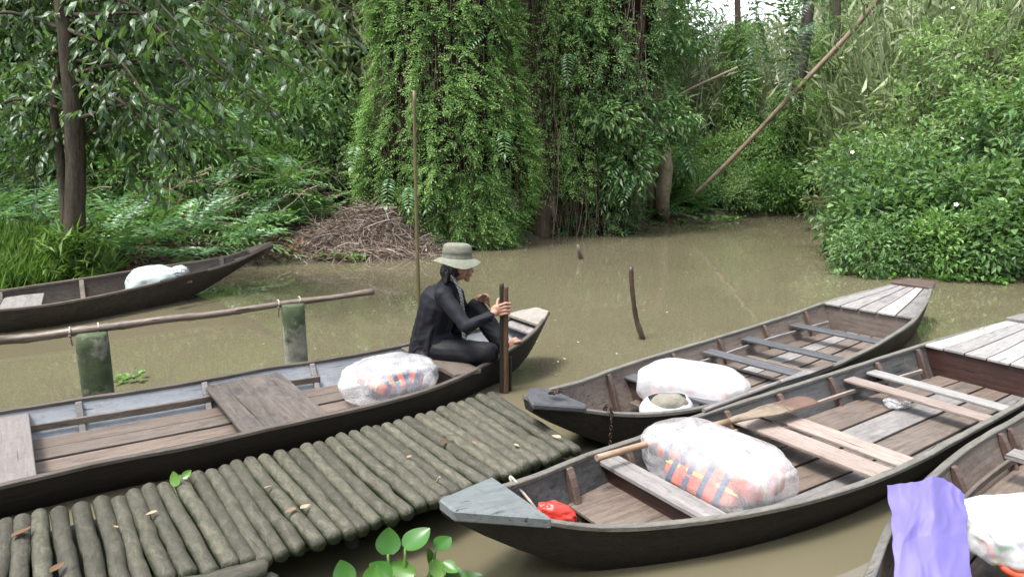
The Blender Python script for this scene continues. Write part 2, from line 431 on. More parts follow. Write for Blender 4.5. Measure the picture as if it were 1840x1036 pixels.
        if s.yf(x) > s.yn(x): fs = [f[::-1] for f in fs]
        R = s.R @ Matrix.Rotation(math.pi/2, 3, 'Z'); Rr = Matrix.Rotation(-math.pi/2, 3, 'Z')
        return link(name, mesh_pd(name, [Rr @ Vector(v) for v in vs], fs), mat, s.root, s.wld(x, 0, 0), R)
def zipz(l, z): return [(a, b, zz) for (a, b), zz in zip(l, z)]

# ---- boat under the seated woman (grey inside)
A_far = [(0, 739, .2), (127, 719, .2), (247, 702, .2), (355, 685, .2), (496, 658, .2), (548, 652, .2), (630, 639, .2), (716, 622, .21), (815, 601, .26), (891, 583, .33), (914, 569, .37), (969, 556, .44)]
A_near = [(0, 876, .2), (80, 856, .2), (216, 825, .2), (340, 805, .2), (467, 774, .2), (580, 750, .2), (687, 726, .2), (770, 703, .2), (820, 683, .2), (861, 664, .21), (879, 652, .22), (915, 631, .27), (939, 616, .33), (966, 595, .39), (986, 562, .44)]
tipA = (P(969, 556, .44)+P(986, 562, .44))/2
mA = (P(80, 856, .2)+P(127-90, 733, .2))/2
dA = Vector((mA.x-tipA.x, mA.y-tipA.y, 0)).normalized()
A = Boat('sampan', 'long brown sampan with grey painted inside, the woman in black sitting on its bow', [(a, b, c) for a, b, c in A_far], A_near, tipA, tipA+dA*4.55, {'out': M['dark'], 'in': M['grey_in'], 'rim': M['rimdark']}, rake=.23)
def px(b, x, y, z): return b.xat(x, y, z)
xd0 = px(A, 914, 569, .37); xd1 = 0.0
A.planks('bow_deck', px(A, 932, 583, .35), .012, 1, [M['bowtan']], .026, .024, gunw=True, inset=-.02)
A.planks('bow_step', px(A, 912, 590, .31), px(A, 930, 583, .33), 1, [M['oldgrey']], -.03, .02, gunw=True, inset=.14)
xs_ = px(A, 728, 616, .2)
A.thwart(xs_, .215, .22, M['old'], thick=.03)
A.bulkhead(xs_, .18, M['rib'])
A.ribs([px(A, 558, 650, .2), px(A, 366, 684, .2), px(A, 140, 717, .2), px(A, -60, 748, .2), px(A, 800, 604, .25)], M['oldgrey'], depth=.035, w=.04)
A.stringer(px(A, 591, 690, .1), px(A, -100, 760, .2), .115, M['old'], True, .034, .045, .02)
A.stringer(px(A, 591, 690, .1), px(A, -100, 760, .2), .115, M['old'], False, .034, .045, .02)
A.planks('floorboard', px(A, 745, 640, .1), A.L-.4, 5, [M['floor'], M['old']], .035, .016, gap=.012, jit=.006, f0=.04, f1=.96, endj=.05)
xm = px(A, 412, 699, .15)
for k, (xx, jz) in enumerate(((px(A, 480, 688, .15), .16), (px(A, 412, 699, .15), .157))):
    A.thwart(xx, jz, .262, M['oak'], name='seat_board', thick=.024, inset=.05, drop=-.012)
A.thwart(px(A, -20, 770, .17), .175, .40, M['taupe'], name='seat_board', thick=.026, inset=.03)

# ---- middle right boat with three slate thwarts
B_far = [(945, 714, .40), (986, 699, .36), (1013, 694, .31), (1030, 690, .28), (1106, 661, .25), (1194, 634, .23), (1282, 608, .22), (1360, 584, .22), (1429, 562, .24), (1480, 543, .27), (1600, 512, .35), (1639, 503, .38)]
B_near = [(945, 720, .40), (958, 727, .39), (1052, 735, .30), (1072, 746, .25), (1135, 748, .23), (1214, 744, .22), (1290, 730, .21), (1390, 697, .21), (1493, 663, .21), (1576, 622, .23), (1644, 580, .27), (1669, 539, .33), (1677, 512, .38)]
tipB = (P(945, 714, .40)+P(945, 720, .40))/2; tailB = (P(1639, 503, .38)+P(1677, 512, .38))/2
B = Boat('sampan', 'brown sampan with three slate grey thwarts and a chain hanging over its blunt bow', B_far, B_near, tipB, tailB, {'out': M['dark'], 'in': M['bin'], 'rim': M['rim']}, rake=.2, rakeS=.16)
B.poly('bow_deck', M['slate'], [tuple(B.loc(P(*a)).xy) for a in ((946, 712, .41), (951, 703, .4), (986, 698, .38), (1054, 730, .31), (1052, 736, .31), (957, 728, .41))], [.425, .425, .385, .325, .325, .42], .035, .008)
B.ribs([px(B, x, y, .23) for x, y in ((1205, 632), (1292, 606), (1370, 581), (1438, 560))]+[px(B, 1088, 668, .26)], M['rib'], depth=.05, w=.035)
B.bulkhead(px(B, 1122, 668, .2), .16, M['rib'])
B.thwart(px(B, 1116, 669, .18), .185, .12, M['slate'], thick=.022)
for x, y in ((1277, 630), (1350, 608), (1420, 580)):
    B.thwart(px(B, x, y, .17), .17, .125, M['slate'], thick=.02, inset=.015)
B.stringer(px(B, 1180, 640, .2), px(B, 1470, 560, .2), .125, M['oldgrey'], True, .05, .03, .018)
B.stringer(px(B, 1180, 640, .2), px(B, 1470, 560, .2), .125, M['oldgrey'], False, .05, .03, .018)
B.planks('floorboard', px(B, 1130, 700, .1), px(B, 1490, 560, .1), 5, [M['floor'], M['oldgrey'], M['old']], .035, .016, gap=.02, jit=.008, f0=.03, f1=.97, endj=.05)
for q in (.35, .6, .8): B.thwart(px(B, 1130, 700, .1)+q*1.9, .052, .05, M['old'], name='floor_batten', thick=.014, inset=.06)
xsd = px(B, 1486, 546, .27)
B.bulkhead(xsd+.03, B.zg(xsd)-.01, M['bin'])
B.planks('stern_deck_board', xsd, px(B, 1607, 510, .36), 5, [M['silver'], M['oldgrey'], M['oldgrey'], M['pale'], M['oldgrey']], .004, .02, gap=.012, gunw=True, inset=.03, jit=.003)
B.planks('stern_cap', px(B, 1604, 511, .36), B.L-.005, 1, [M['rib']], .03, .035, gunw=True, inset=-.02)

# ---- front right boat, blue grey bow deck, dark red bulkheads
C_far = [(788, 898, .40), (884, 861, .37), (916, 876, .28), (951, 858, .255), (1007, 836, .24), (1069, 809, .22), (1136, 793, .22), (1194, 767, .21), (1292, 734, .21), (1385, 705, .21), (1478, 676, .21), (1556, 651, .22), (1625, 629, .24), (1659, 618, .25), (1742, 595, .29), (1820, 575, .33), (1905, 556, .40)]
C_near = [(790, 903, .40), (815, 915, .40), (992, 934, .34), (1003, 945, .29), (1028, 956, .26), (1100, 953, .235), (1200, 946, .22), (1315, 932, .21), (1429, 909, .21), (1506, 888, .21), (1582, 862, .21), (1659, 827, .21), (1735, 783, .21), (1840, 726, .22), (1930, 660, .26), (1965, 600, .34), (1962, 568, .40)]
C_far = [c for c in C_far if c[0] != 884]
C_far.insert(1, (850, 882, .36))
tipC = (P(788, 899, .40)+P(812, 912, .40))/2; tailC = (P(1905, 556, .40)+P(1962, 566, .40))/2
Cb = Boat('sampan', 'front dark sampan with blue grey triangular bow deck and pinkish seats', C_far, C_near, tipC, tailC, {'out': M['dark'], 'in': M['darkin'], 'rim': M['rim']}, rake=.19, rakeS=.15)
Cb.poly('bow_deck', M['bluegrey'], [tuple(Cb.loc(P(*a)).xy) for a in ((788, 897, .42), (884, 860, .40), (993, 930, .365), (815, 916, .42))], [.425, .415, .365, .42], .05, .008)
Cb.ribs([px(Cb, x, y, .22) for x, y in ((1010, 836), (1113, 793), (1200, 766), (1308, 734), (1400, 703), (1488, 673), (1567, 648), (1630, 627))], M['rib'], depth=.055, w=.04)
xb1 = px(Cb, 1100, 824, .19)
Cb.thwart(xb1, .185, .13, M['oldgrey'], thick=.025)
Cb.bulkhead(xb1-.02, .165, M['red'])
Cb.planks('bow_floor', px(Cb, 1000, 900, .05), xb1-.03, 1, [M['floor']], .075, .018)
for (x, y, m, z, w) in ((1354, 758, 'pink', .165, .165), (1400, 745, 'pink', .167, .16), (1553, 686, 'pink', .172, .12), (1589, 672, 'pale', .175, .115)):
    Cb.thwart(px(Cb, x, y, z), z, w, M[m], name='seat_board', thick=.02, inset=.015)
Cb.stringer(px(Cb, 1180, 790, .15), px(Cb, 1640, 640, .2), .115, M['pink'], True, .056, .028, .02)
Cb.stringer(px(Cb, 1180, 790, .15), px(Cb, 1640, 640, .2), .115, M['pink'], False, .056, .028, .02)
Cb.planks('floorboard', xb1+.04, px(Cb, 1655, 640, .1), 4, [M['floor'], M['old'], M['floor'], M['oldgrey']], .035, .016, gap=.016, jit=.006, f0=.03, f1=.97, endj=.04)
Cb.planks('loose_floorboard', px(Cb, 1420, 760, .05), px(Cb, 1640, 690, .05), 3, [M['floor'], M['oldgrey'], M['old']], .058, .016, gap=.02, f0=.12, f1=.86, endj=.06)
xsd = px(Cb, 1660, 618, .26)
Cb.bulkhead(xsd+.03, Cb.zg(xsd)-.012, M['red'])
Cb.planks('stern_deck_board', xsd, px(Cb, 1818, 577, .34), 6, [M['pale'], M['silver'], M['silver'], M['pale'], M['silver'], M['silver']], .012, .02, gap=.008, gunw=True, inset=.02, jit=.002)
Cb.planks('stern_cap', px(Cb, 1816, 577, .34), Cb.L-.005, 1, [M['oldgrey']], .038, .035, gunw=True, inset=-.02)

# ---- bottom right boat
D_far = [(1543, 1075, .34), (1575, 985, .30), (1599, 934, .27), (1632, 892, .25), (1675, 852, .23), (1710, 820, .22), (1777, 778, .22), (1840, 742, .22), (1900, 712, .22)]
tipD = P(1552, 1120, .40)
dD = Vector((math.cos(.66), math.sin(.66), 0))
LD = 4.9
fl = []
for a in D_far:
    q = P(*a); rel = Vector((q.x-tipD.x, q.y-tipD.y, 0)); fl.append((rel.dot(dD), Vector((-dD.y, dD.x, 0)).dot(rel), a[2]))
for x_, y_, z_ in ((2.4, .50, .22), (3.4, .46, .24), (4.4, .26, .33), (4.9, .08, .42)): fl.append((x_, y_, z_))
fl = [(max(0, f[0]), max(.05, f[1]), f[2]) for f in fl]
def unloc(x, y, z):
    w = tipD+dD*x+Vector((-dD.y, dD.x, 0))*y
    return Vector((w.x, w.y, z))
class BoatW(Boat):
    pass
_P = P
def P(x, y=None, z=None):
    if isinstance(x, Vector): return x
    return _P(x, y, z)
D = Boat('sampan', 'grey brown sampan cut by the bottom right corner with the violet bag over its side', [(unloc(*f),) for f in fl], [(unloc(f[0], -f[1], f[2]),) for f in fl], tipD, tipD+dD*LD, {'out': M['dark'], 'in': M['bin'], 'rim': M['rim']}, rake=.2, rakeS=.18)
D.ribs([px(D, x, y, .22) for x, y in ((1703, 832), (1788, 773), (1640, 890))]+[2.6, 3.2], M['rib'], depth=.05, w=.04)
D.thwart(px(D, 1800, 806, .2), .20, .13, M['oldgrey'], thick=.025, inset=.12)
D.thwart(px(D, 1700, 905, .18)-.12, .185, .15, M['slate'], thick=.025, inset=.02)
D.stringer(.9, 3.4, .11, M['old'], True, .05, .04, .02); D.stringer(.9, 3.4, .11, M['old'], False, .05, .04, .02)
D.planks('floorboard', .8, 4.0, 4, [M['floor'], M['old']], .035, .016, gap=.01, f0=.03, f1=.97)

# ---- boat against the left bank
E_near = [(-120, 566, .24), (0, 558, .24), (102, 547, .24), (198, 529, .25), (283, 509, .28), (367, 488, .33), (424, 472, .39), (463, 452, .50), (496, 436, .62)]
E_far = [(-120, 537, .24), (0, 523, .24), (71, 512, .24), (141, 502, .25), (268, 482, .27), (339, 472, .31), (410, 461, .38), (444, 448, .48), (486, 436, .62)]
tipE = P(491, 436, .62); mE = (P(71, 512, .24)+P(102, 547, .24))/2
dE = Vector((mE.x-tipE.x, mE.y-tipE.y, 0)).normalized()
E = Boat('sampan', 'slender dark brown sampan lying along the left bank below the tree', E_far, E_near, tipE, tipE+dE*4.6, {'out': M['hullE'], 'in': M['hullE'], 'rim': M['old']}, rake=.34, bowlow=.06)
E.planks('bow_deck', px(E, 446, 450, .5), .01, 1, [M['old']], .03, .03, gunw=True, inset=0)
E.planks('bow_step', px(E, 420, 467, .35), px(E, 442, 458, .4), 1, [M['old']], -.05, .02, gunw=True, inset=.3)
E.ribs([px(E, 146, 501, .25), px(E, 0, 523, .24), px(E, 395, 463, .36)], M['old'], depth=.045, w=.05)
E.thwart(px(E, 45, 520, .2), .17, .36, M['oldgrey'], thick=.025, inset=.05)
E.thwart(px(E, 308, 478, .25), .25, .2, M['old'], thick=.025)
E.planks('floorboard', .9, 4.2, 3, [M['old']], .035, .016)
E.stringer(px(E, 141, 520, .2), px(E, 0, 540, .2)-.0, .14, M['old'], True, .05, .03, .02)
# ------------------------------------------------------------------ ground and water
SHORE = [(-90, 3), (-12, 5.6), (-8, 6.9), (-5.9, 8.35), (-4.7, 9.5), (-3.9, 10.5), (-3.1, 11.05), (-2.5, 11.55), (-1.2, 12.2), (.2, 13.25), (1.7, 14.9), (3.3, 16.4), (5.1, 17.4), (7.4, 18.4), (10, 19.5), (14, 23), (14, 19.5), (10.5, 16.5), (7.4, 14.5), (5.9, 12.5), (5.2, 11), (5.1, 10.2), (5.8, 9.7), (6.9, 9.1), (9, 7.8), (30, 5), (90, 0), (90, -60), (-90, -60)]
SA = np.array(SHORE)
def sdist(X, Y):
    """signed distance to the shoreline, + on land"""
    X = np.asarray(X, float); Y = np.asarray(Y, float)
    d = np.full(X.shape, 1e9); ins = np.zeros(X.shape, bool); n = len(SA)
    for i in range(n):
        a = SA[i]; b = SA[(i+1) % n]; e = b-a
        t = np.clip(((X-a[0])*e[0]+(Y-a[1])*e[1])/(e@e), 0, 1)
        d = np.minimum(d, np.hypot(X-a[0]-t*e[0], Y-a[1]-t*e[1]))
        if a[1] != b[1]:
            c = ((a[1] > Y) != (b[1] > Y)) & (X < (b[0]-a[0])*(Y-a[1])/(b[1]-a[1])+a[0]); ins ^= c
    return np.where(ins, -d, d)
def gh(X, Y):
    s = sdist(X, Y); X = np.asarray(X, float); Y = np.asarray(Y, float)
    nz = .05*np.sin(X*2.3+Y*1.1)+.04*np.sin(X*.9-Y*3.1+1)+.03*np.sin(X*5.1+Y*4.3)
    land = .02+.34*(1-np.exp(-np.maximum(s, 0)/.8))+.10*np.minimum(np.maximum(s, 0), 12)**.9+nz*np.clip(s, 0, 1)
    return np.where(s > 0, land, -.9*(1-np.exp(np.minimum(s, 0)/.7))+.02*np.exp(np.minimum(s, 0)/.1))
def grid_axis(lo, hi, fine_lo, fine_hi, st):
    f = list(np.arange(fine_lo, fine_hi, st)); l = []; x = fine_lo; d = st
    while x > lo: d *= 1.35; x -= d; l.append(x)
    r = []; x = f[-1]; d = st
    while x < hi: d *= 1.35; x += d; r.append(x)
    return np.array(l[::-1]+f+r)
gx = grid_axis(-500, 500, -13, 15, .2); gy = grid_axis(-300, 900, 4, 24, .2)
GX, GY = np.meshgrid(gx, gy); GZ = gh(GX, GY)
vs = np.stack([GX.ravel(), GY.ravel(), GZ.ravel()], 1); w = len(gx)
idx = np.arange(len(gx)*len(gy)).reshape(len(gy), w)
fq = np.stack([idx[:-1, :-1].ravel(), idx[:-1, 1:].ravel(), idx[1:, 1:].ravel(), idx[1:, :-1].ravel()], 1)
def np_mesh(name, V, F, k, smooth=False, tint=None):
    m = bpy.data.meshes.new(name); nf = len(F)
    m.vertices.add(len(V)); m.vertices.foreach_set('co', np.asarray(V, np.float32).ravel())
    m.loops.add(nf*k); m.loops.foreach_set('vertex_index', np.asarray(F, np.int32).ravel())
    m.polygons.add(nf); m.polygons.foreach_set('loop_start', np.arange(nf, dtype=np.int32)*k)
    m.update(calc_edges=True)
    m.polygons.foreach_set('use_smooth', np.full(nf, smooth))
    if tint is not None:
        a = m.attributes.new('tint', 'FLOAT', 'FACE'); a.data.foreach_set('value', np.asarray(tint, np.float32))
    m.validate()
    return m
mg, nt, b = newmat('leafy soil')
n1 = noise_t(nt, coords(nt, rand=False), 9, 8, .75); c = ramp(nt, n1, [(.3, (.018, .013, .008)), (.5, (.05, .034, .022)), (.72, (.14, .10, .07))])
n2 = noise_t(nt, coords(nt, rand=False), .8, 5, .6); g = ramp(nt, n1, [(.3, (.015, .03, .008)), (.7, (.06, .10, .03))])
nt.links.new(mixc(nt, mth(nt, 'MULTIPLY', mth(nt, 'SUBTRACT', n2, .5), 6, True), c, g), b.inputs['Base Color']); b.inputs['Roughness'].default_value = .9
bump(nt, b, n1, .05, 1)
g_o = link('ground', np_mesh('ground', vs, fq, 4, True), mg); props(g_o, 'leafy brown soil of the river banks under the plants', 'ground', kind='structure')
# water: flat sheet with openings where the boats lie
mw, nt, b = newmat('muddy water')
tc = coords(nt, rand=False)
nn = noise_t(nt, tc, .35, 5, .6); b.inputs['Roughness'].default_value = .02
cc = ramp(nt, nn, [(.35, (.090, .080, .050)), (.65, (.106, .094, .060))])
nt.links.new(cc, b.inputs['Base Color'])
b.inputs['IOR'].default_value = 1.33; b.inputs['Specular IOR Level'].default_value = .95
w1 = noise_t(nt, tc, 1.6, 3, .5, .5); w2 = noise_t(nt, tc, 7, 2, .5); calm = noise_t(nt, tc, .5, 2, .5)
hh = mth(nt, 'ADD', mth(nt, 'MULTIPLY', w1, 1.0), mth(nt, 'MULTIPLY', mth(nt, 'MULTIPLY', w2, .05), calm))
bump(nt, b, hh, .008, .4)
outer = [(-300, -200), (300, -200), (300, 60), (-300, 60)]
V2 = [Vector(p) for p in outer]; faces = [[0, 1, 2, 3]]; k = 4
for h in HOLES:
    V2 += [Vector(p) for p in h]; faces.append(list(range(k, k+len(h)))); k += len(h)
r = delaunay_2d_cdt(V2, [], faces, 0, 1e-5)
def inpoly(x, y, h):
    c = False; n = len(h)
    for i in range(n):
        a = h[i]; q = h[(i+1) % n]
        if (a[1] > y) != (q[1] > y) and x < (q[0]-a[0])*(y-a[1])/(q[1]-a[1])+a[0]: c = not c
    return c
keep = []
for f in r[2]:
    cx = sum(r[0][i].x for i in f)/len(f); cy = sum(r[0][i].y for i in f)/len(f)
    if not any(inpoly(cx, cy, h) for h in HOLES): keep.append(f)
wm = mesh_pd('water', [(v.x, v.y, 0) for v in r[0]], keep)
wo_ = link('water', wm, mw); props(wo_, 'still muddy green brown river water between the banks', 'water', kind='structure')
if wm.polygons[0].normal.z < 0: wm.flip_normals()
# ------------------------------------------------------------------ jetty of logs
ml, nt, b = newmat('mossy log with shade tone')
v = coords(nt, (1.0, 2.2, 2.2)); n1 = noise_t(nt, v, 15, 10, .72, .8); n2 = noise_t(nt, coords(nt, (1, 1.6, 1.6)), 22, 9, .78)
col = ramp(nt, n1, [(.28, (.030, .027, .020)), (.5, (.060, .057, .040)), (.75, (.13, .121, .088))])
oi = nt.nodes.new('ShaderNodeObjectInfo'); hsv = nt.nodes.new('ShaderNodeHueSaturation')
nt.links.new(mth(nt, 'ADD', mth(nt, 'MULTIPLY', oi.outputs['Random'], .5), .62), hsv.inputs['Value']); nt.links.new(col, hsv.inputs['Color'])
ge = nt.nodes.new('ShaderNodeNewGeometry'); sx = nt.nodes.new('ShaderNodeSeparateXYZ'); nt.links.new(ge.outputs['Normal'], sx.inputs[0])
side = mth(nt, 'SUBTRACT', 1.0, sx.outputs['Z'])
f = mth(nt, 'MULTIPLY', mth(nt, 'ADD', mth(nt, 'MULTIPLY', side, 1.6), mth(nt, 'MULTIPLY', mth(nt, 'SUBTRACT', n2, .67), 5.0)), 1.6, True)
moss_shade = ramp(nt, n2, [(.35, (.006, .010, .004)), (.6, (.017, .030, .008)), (.8, (.045, .062, .022))])  # moss on sides and cut ends, darkened further as painted shade
mc_ = mixc(nt, f, hsv.outputs[0], moss_shade)
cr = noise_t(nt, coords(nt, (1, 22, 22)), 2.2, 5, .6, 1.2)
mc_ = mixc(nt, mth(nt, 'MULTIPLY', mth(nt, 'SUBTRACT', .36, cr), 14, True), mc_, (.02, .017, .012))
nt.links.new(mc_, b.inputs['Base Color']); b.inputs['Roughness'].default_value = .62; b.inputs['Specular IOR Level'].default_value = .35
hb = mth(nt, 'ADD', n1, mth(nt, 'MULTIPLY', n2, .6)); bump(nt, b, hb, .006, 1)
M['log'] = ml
DZ = .25
tops = [7, 35, 66, 104, 146, 184, 210, 240, 271, 296, 325, 352, 372, 395, 415, 441, 467, 496, 525, 548, 572, 600, 616, 634, 653, 671, 692, 711, 730, 753, 768, 787, 814, 829, 841, 862, 875]
ty = np.interp(tops, [7, 66, 184, 296, 372, 441, 525, 572, 616, 671, 753, 841, 875], [928, 910, 888, 860, 837, 818, 801, 788, 774, 762, 739, 711, 702])
bx = {240: (299, 1034), 271: (344, 1023), 296: (379, 1013), 325: (414, 999), 352: (445, 992), 372: (476, 992), 395: (504, 982), 415: (537, 975), 441: (570, 964), 467: (598, 950), 496: (628, 949), 525: (655, 941), 548: (678, 934), 572: (703, 925), 600: (738, 908), 616: (758, 902), 634: (786, 890), 653: (806, 882), 671: (824, 875), 692: (848, 865), 711: (866, 858), 730: (887, 846), 753: (910, 843), 768: (929, 835), 787: (944, 828), 814: (963, 823), 829: (982, 820), 841: (999, 813), 862: (1020, 804), 875: (1036, 797)}
_k = sorted(bx); _i = np.array([tops.index(k) for k in _k]); _fx = np.polyfit(_i, [bx[k][0] for k in _k], 3); _fy = np.polyfit(_i, [bx[k][1] for k in _k], 3); _ft = np.polyfit(np.arange(len(tops)), tops, 3)
for k, i in zip(_k, _i): bx[k] = (.1*bx[k][0]+.9*np.polyval(_fx, i), .1*bx[k][1]+.9*np.polyval(_fy, i))
_t2 = [.35*t+.65*float(np.polyval(_ft, i)) for i, t in enumerate(tops)]
dock = empty('log_jetty', P(560, 860, 0), 'jetty of short mossy round logs laid side by side beside the grey lined sampan', 'jetty')
variants = []
def logmesh(seed):
    n = 14; K = 11; r = random.Random(seed); pts = []; rad = []
    for i in range(K):
        t = i/(K-1)
        pts.append(Vector((t, .007*math.sin(t*3.1*r.uniform(.7, 1.4)+seed)+.005*noise.noise(Vector((t*6, seed, 0))), .008*noise.noise(Vector((t*5, seed, 5))))))
        k = 1+.13*noise.noise(Vector((t*7, seed*1.7, 2)))
        if i in (0, K-1): k *= .80
        rad.append(k)
    pts[1].x = .02; pts[-2].x = .98
    return pts, rad
logs_dirs = []
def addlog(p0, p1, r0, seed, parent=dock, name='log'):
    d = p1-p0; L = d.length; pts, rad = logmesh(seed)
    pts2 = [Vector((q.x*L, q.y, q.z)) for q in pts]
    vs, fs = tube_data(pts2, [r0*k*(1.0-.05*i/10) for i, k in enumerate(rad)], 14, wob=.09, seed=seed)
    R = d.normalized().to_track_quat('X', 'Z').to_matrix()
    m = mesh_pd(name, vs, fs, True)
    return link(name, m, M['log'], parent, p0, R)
ends = []
for i, x in enumerate(tops):
    a = P(_t2[i], float(np.interp(_t2[i], tops, ty)), DZ)
    if x in bx: b_ = P(bx[x][0], bx[x][1], DZ)
    else: b_ = None
    ends.append([a, b_])
d0 = ends[7][1]-ends[7][0]
for i in range(6, -1, -1):
    ang = math.radians(1.1*(7-i)*0+.4*(7-i)); c, s_ = math.cos(-ang), math.sin(-ang)
    ends[i][1] = ends[i][0]+Vector((d0.x*c-d0.y*s_, d0.x*s_+d0.y*c, 0))
st = (ends[0][0]-ends[5][0])/5; dl = ends[0][1]-ends[0][0]
for k in range(1, 8): ends.insert(0, [ends[0][0]+st, ends[0][0]+st+dl])
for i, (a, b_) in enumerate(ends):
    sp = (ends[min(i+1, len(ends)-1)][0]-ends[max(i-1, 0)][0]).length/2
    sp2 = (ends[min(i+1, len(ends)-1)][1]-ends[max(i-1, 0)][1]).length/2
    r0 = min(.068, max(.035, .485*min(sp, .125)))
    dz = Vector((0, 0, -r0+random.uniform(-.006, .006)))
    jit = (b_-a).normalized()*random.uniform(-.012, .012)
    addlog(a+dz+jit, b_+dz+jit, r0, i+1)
# carrying beams and piles
a0 = ends[0][0]*.8+ends[0][1]*.2; a1 = ends[-1][0]*.85+ends[-1][1]*.15; b0 = ends[0][0]*.18+ends[0][1]*.82; b1 = ends[-1][0]*.2+ends[-1][1]*.8
md_ = wood('wet dark beam', (.015, .012, .009), (.05, .042, .03), rough=.5)
for p, q in ((a0, a1), (b0, b1)):
    m_ = (p+q)/2; mm = (ends[len(ends)//2][0]+ends[len(ends)//2][1])/2
    tube('beam', md_, dock, spl([p+Vector((0, 0, -.15)), q+Vector((0, 0, -.15))], 8), .05, 10, wob=.1)
    for t in np.linspace(.05, .97, 6):
        w_ = p.lerp(q, t); tube('pile', md_, dock, [(w_.x, w_.y, -.9), (w_.x+.01, w_.y, -.4), (w_.x, w_.y, .12)], .045, 10, wob=.12, seed=t)
for k, fr in enumerate((.2, .5, .8)):
    p = ends[0][0].lerp(ends[0][1], fr); q = ends[-1][0].lerp(ends[-1][1], fr)
    box('gap_shade_board', md_, dock, p+Vector((0, 0, -.118)), q+Vector((0, 0, -.118)), .26, .02)  # dark boards added so the gaps between logs look shaded
lying = empty('loose_log', P(470, 1003, .3), 'short log lying crosswise on the near edge of the log jetty', 'log')
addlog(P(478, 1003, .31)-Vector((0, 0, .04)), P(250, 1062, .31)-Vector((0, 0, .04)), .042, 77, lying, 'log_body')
lying2 = empty('loose_log', P(490, 1028, .24), 'lower end of a split log below the crosswise log at the jetty edge', 'log')
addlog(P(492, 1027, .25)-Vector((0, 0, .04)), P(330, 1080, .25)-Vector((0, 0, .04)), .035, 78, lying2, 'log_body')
# dry leaves lying on the logs
def curl_leaf(name, p, L, Wd, ang, mat, parent=None, tilt=.2, curl=.3, n=6):
    vs = []; fs = []
    for i in range(n+1):
        t = i/n; wd = Wd*math.sin(math.pi*(t**.75*.96+.02)); z = curl*L*(t-.5)**2
        vs += [(t*L-L/2, -wd/2, z+wd*.25), (t*L-L/2, 0, z), (t*L-L/2, wd/2, z+wd*.25)]
    for i in range(n):
        a = i*3; fs += [(a, a+1, a+4, a+3), (a+1, a+2, a+5, a+4)]
    m = mesh_pd(name, vs, fs, True)
    at = m.attributes.new('tint', 'FLOAT', 'FACE'); at.data.foreach_set('value', [random.random()]*len(fs))
    R = (Matrix.Rotation(ang, 3, 'Z') @ Matrix.Rotation(tilt, 3, 'X'))
    return link(name, m, mat, parent, p, R)
DL = [((795, 795), .06, 'pale pinkish dry leaf on the logs near the boat bow end of the jetty'), ((735, 820), .035, 'tiny brown dry leaf on the jetty logs just below the pale leaf'), ((548, 910), .05, 'reddish brown curled leaf on the logs near the jetty middle'), ((522, 917), .055, 'torn pale brown leaf beside the reddish curled leaf on the jetty'), ((482, 875), .04, 'small red dry leaf on a log in the jetty middle'), ((272, 922), .05, 'narrow pale leaf wedged on a log in the left half of the jetty'), ((208, 946), .03, 'small orange brown leaf scrap between two logs left of the dark bark scar'), ((40, 957), .09, 'flat tan leaf on the second log from the left end'), ((103, 1020), .07, 'long thin yellowish leaf stuck upright between the left logs'), ((1000, 785), .06, 'narrow red brown leaf on the far end logs of the jetty'), ((852, 795), .04, 'small orange leaf between logs toward the far end of the jetty'), ((928, 800), .04, 'small rust coloured leaf close to the last logs of the jetty')]
for (q, L, lab) in DL:
    o = curl_leaf('dry_leaf', P(q[0], q[1], DZ+.012), L, L*.5, random.uniform(0, 6), M['litter'], tilt=random.uniform(-.3, .3)); props(o, lab, 'leaf', 'dry leaves lying on the jetty')
# ------------------------------------------------------------------ mossy concrete posts and bamboo rail
mp, nt, b = newmat('mossy concrete')
n1 = noise_t(nt, coords(nt), 6, 9, .7); n2 = noise_t(nt, coords(nt), 2.2, 5, .7)
c = ramp(nt, n1, [(.3, (.06, .063, .045)), (.6, (.22, .21, .175)), (.8, (.32, .31, .27))])
tcg = nt.nodes.new('ShaderNodeTexCoord'); sx = nt.nodes.new('ShaderNodeSeparateXYZ'); nt.links.new(tcg.outputs['Object'], sx.inputs[0])
f = mth(nt, 'MULTIPLY', mth(nt, 'ADD', mth(nt, 'SUBTRACT', sx.outputs['Z'], .33), mth(nt, 'MULTIPLY', mth(nt, 'SUBTRACT', n2, .5), 3.2)), 4, True)
c2 = mixc(nt, f, c, ramp(nt, n1, [(.3, (.012, .022, .007)), (.7, (.055, .075, .03))]))
nt.links.new(c2, b.inputs['Base Color']); b.inputs['Roughness'].default_value = .85; bump(nt, b, n1, .01, 1)
mp2 = mp.copy(); mp2.name = 'darker mossy concrete'
for nd in mp2.node_tree.nodes:
    if nd.type == 'MATH' and nd.operation == 'SUBTRACT' and abs(nd.inputs[1].default_value-.33) < 1e-4: nd.inputs[1].default_value = .15
def post(xc, yt, Y, wpx, label, mat, hw=1.0):
    c0 = PY(xc, yt, Y); w = wpx/FPX*Y*1.02; vs = []; fs = []; K = 14; n = 20
    for i in range(K):
        z = -.6+(c0.z+.6)*min(i, K-2)/(K-2); z = c0.z if i >= K-2 else z
        sc = .97+.05*(1-i/K)
        if i == K-2: z -= .008
        if i == K-1: sc *= .86
        for k in range(n):
            a = 2*math.pi*k/n; ca, sa = math.cos(a), math.sin(a)
            q = .5*w*sc/max(abs(ca), abs(sa))**.55*(1+.05*noise.noise(Vector((ca*2, sa*2, z*9+xc))))
            vs.append((ca*q, sa*q*hw, z))
    for i in range(K-1):
        for k in range(n): fs.append((i*n+k, i*n+(k+1) % n, (i+1)*n+(k+1) % n, (i+1)*n+k))
    fs.append(tuple((K-1)*n+k for k in range(n)))
    o = link('concrete_post', mesh_pd('concrete_post', vs, fs, True), mat, None, (c0.x, c0.y+w/2, 0), Matrix.Rotation(.35, 3, 'Z'))
    return props(o, label, 'post', 'posts carrying the bamboo rail')
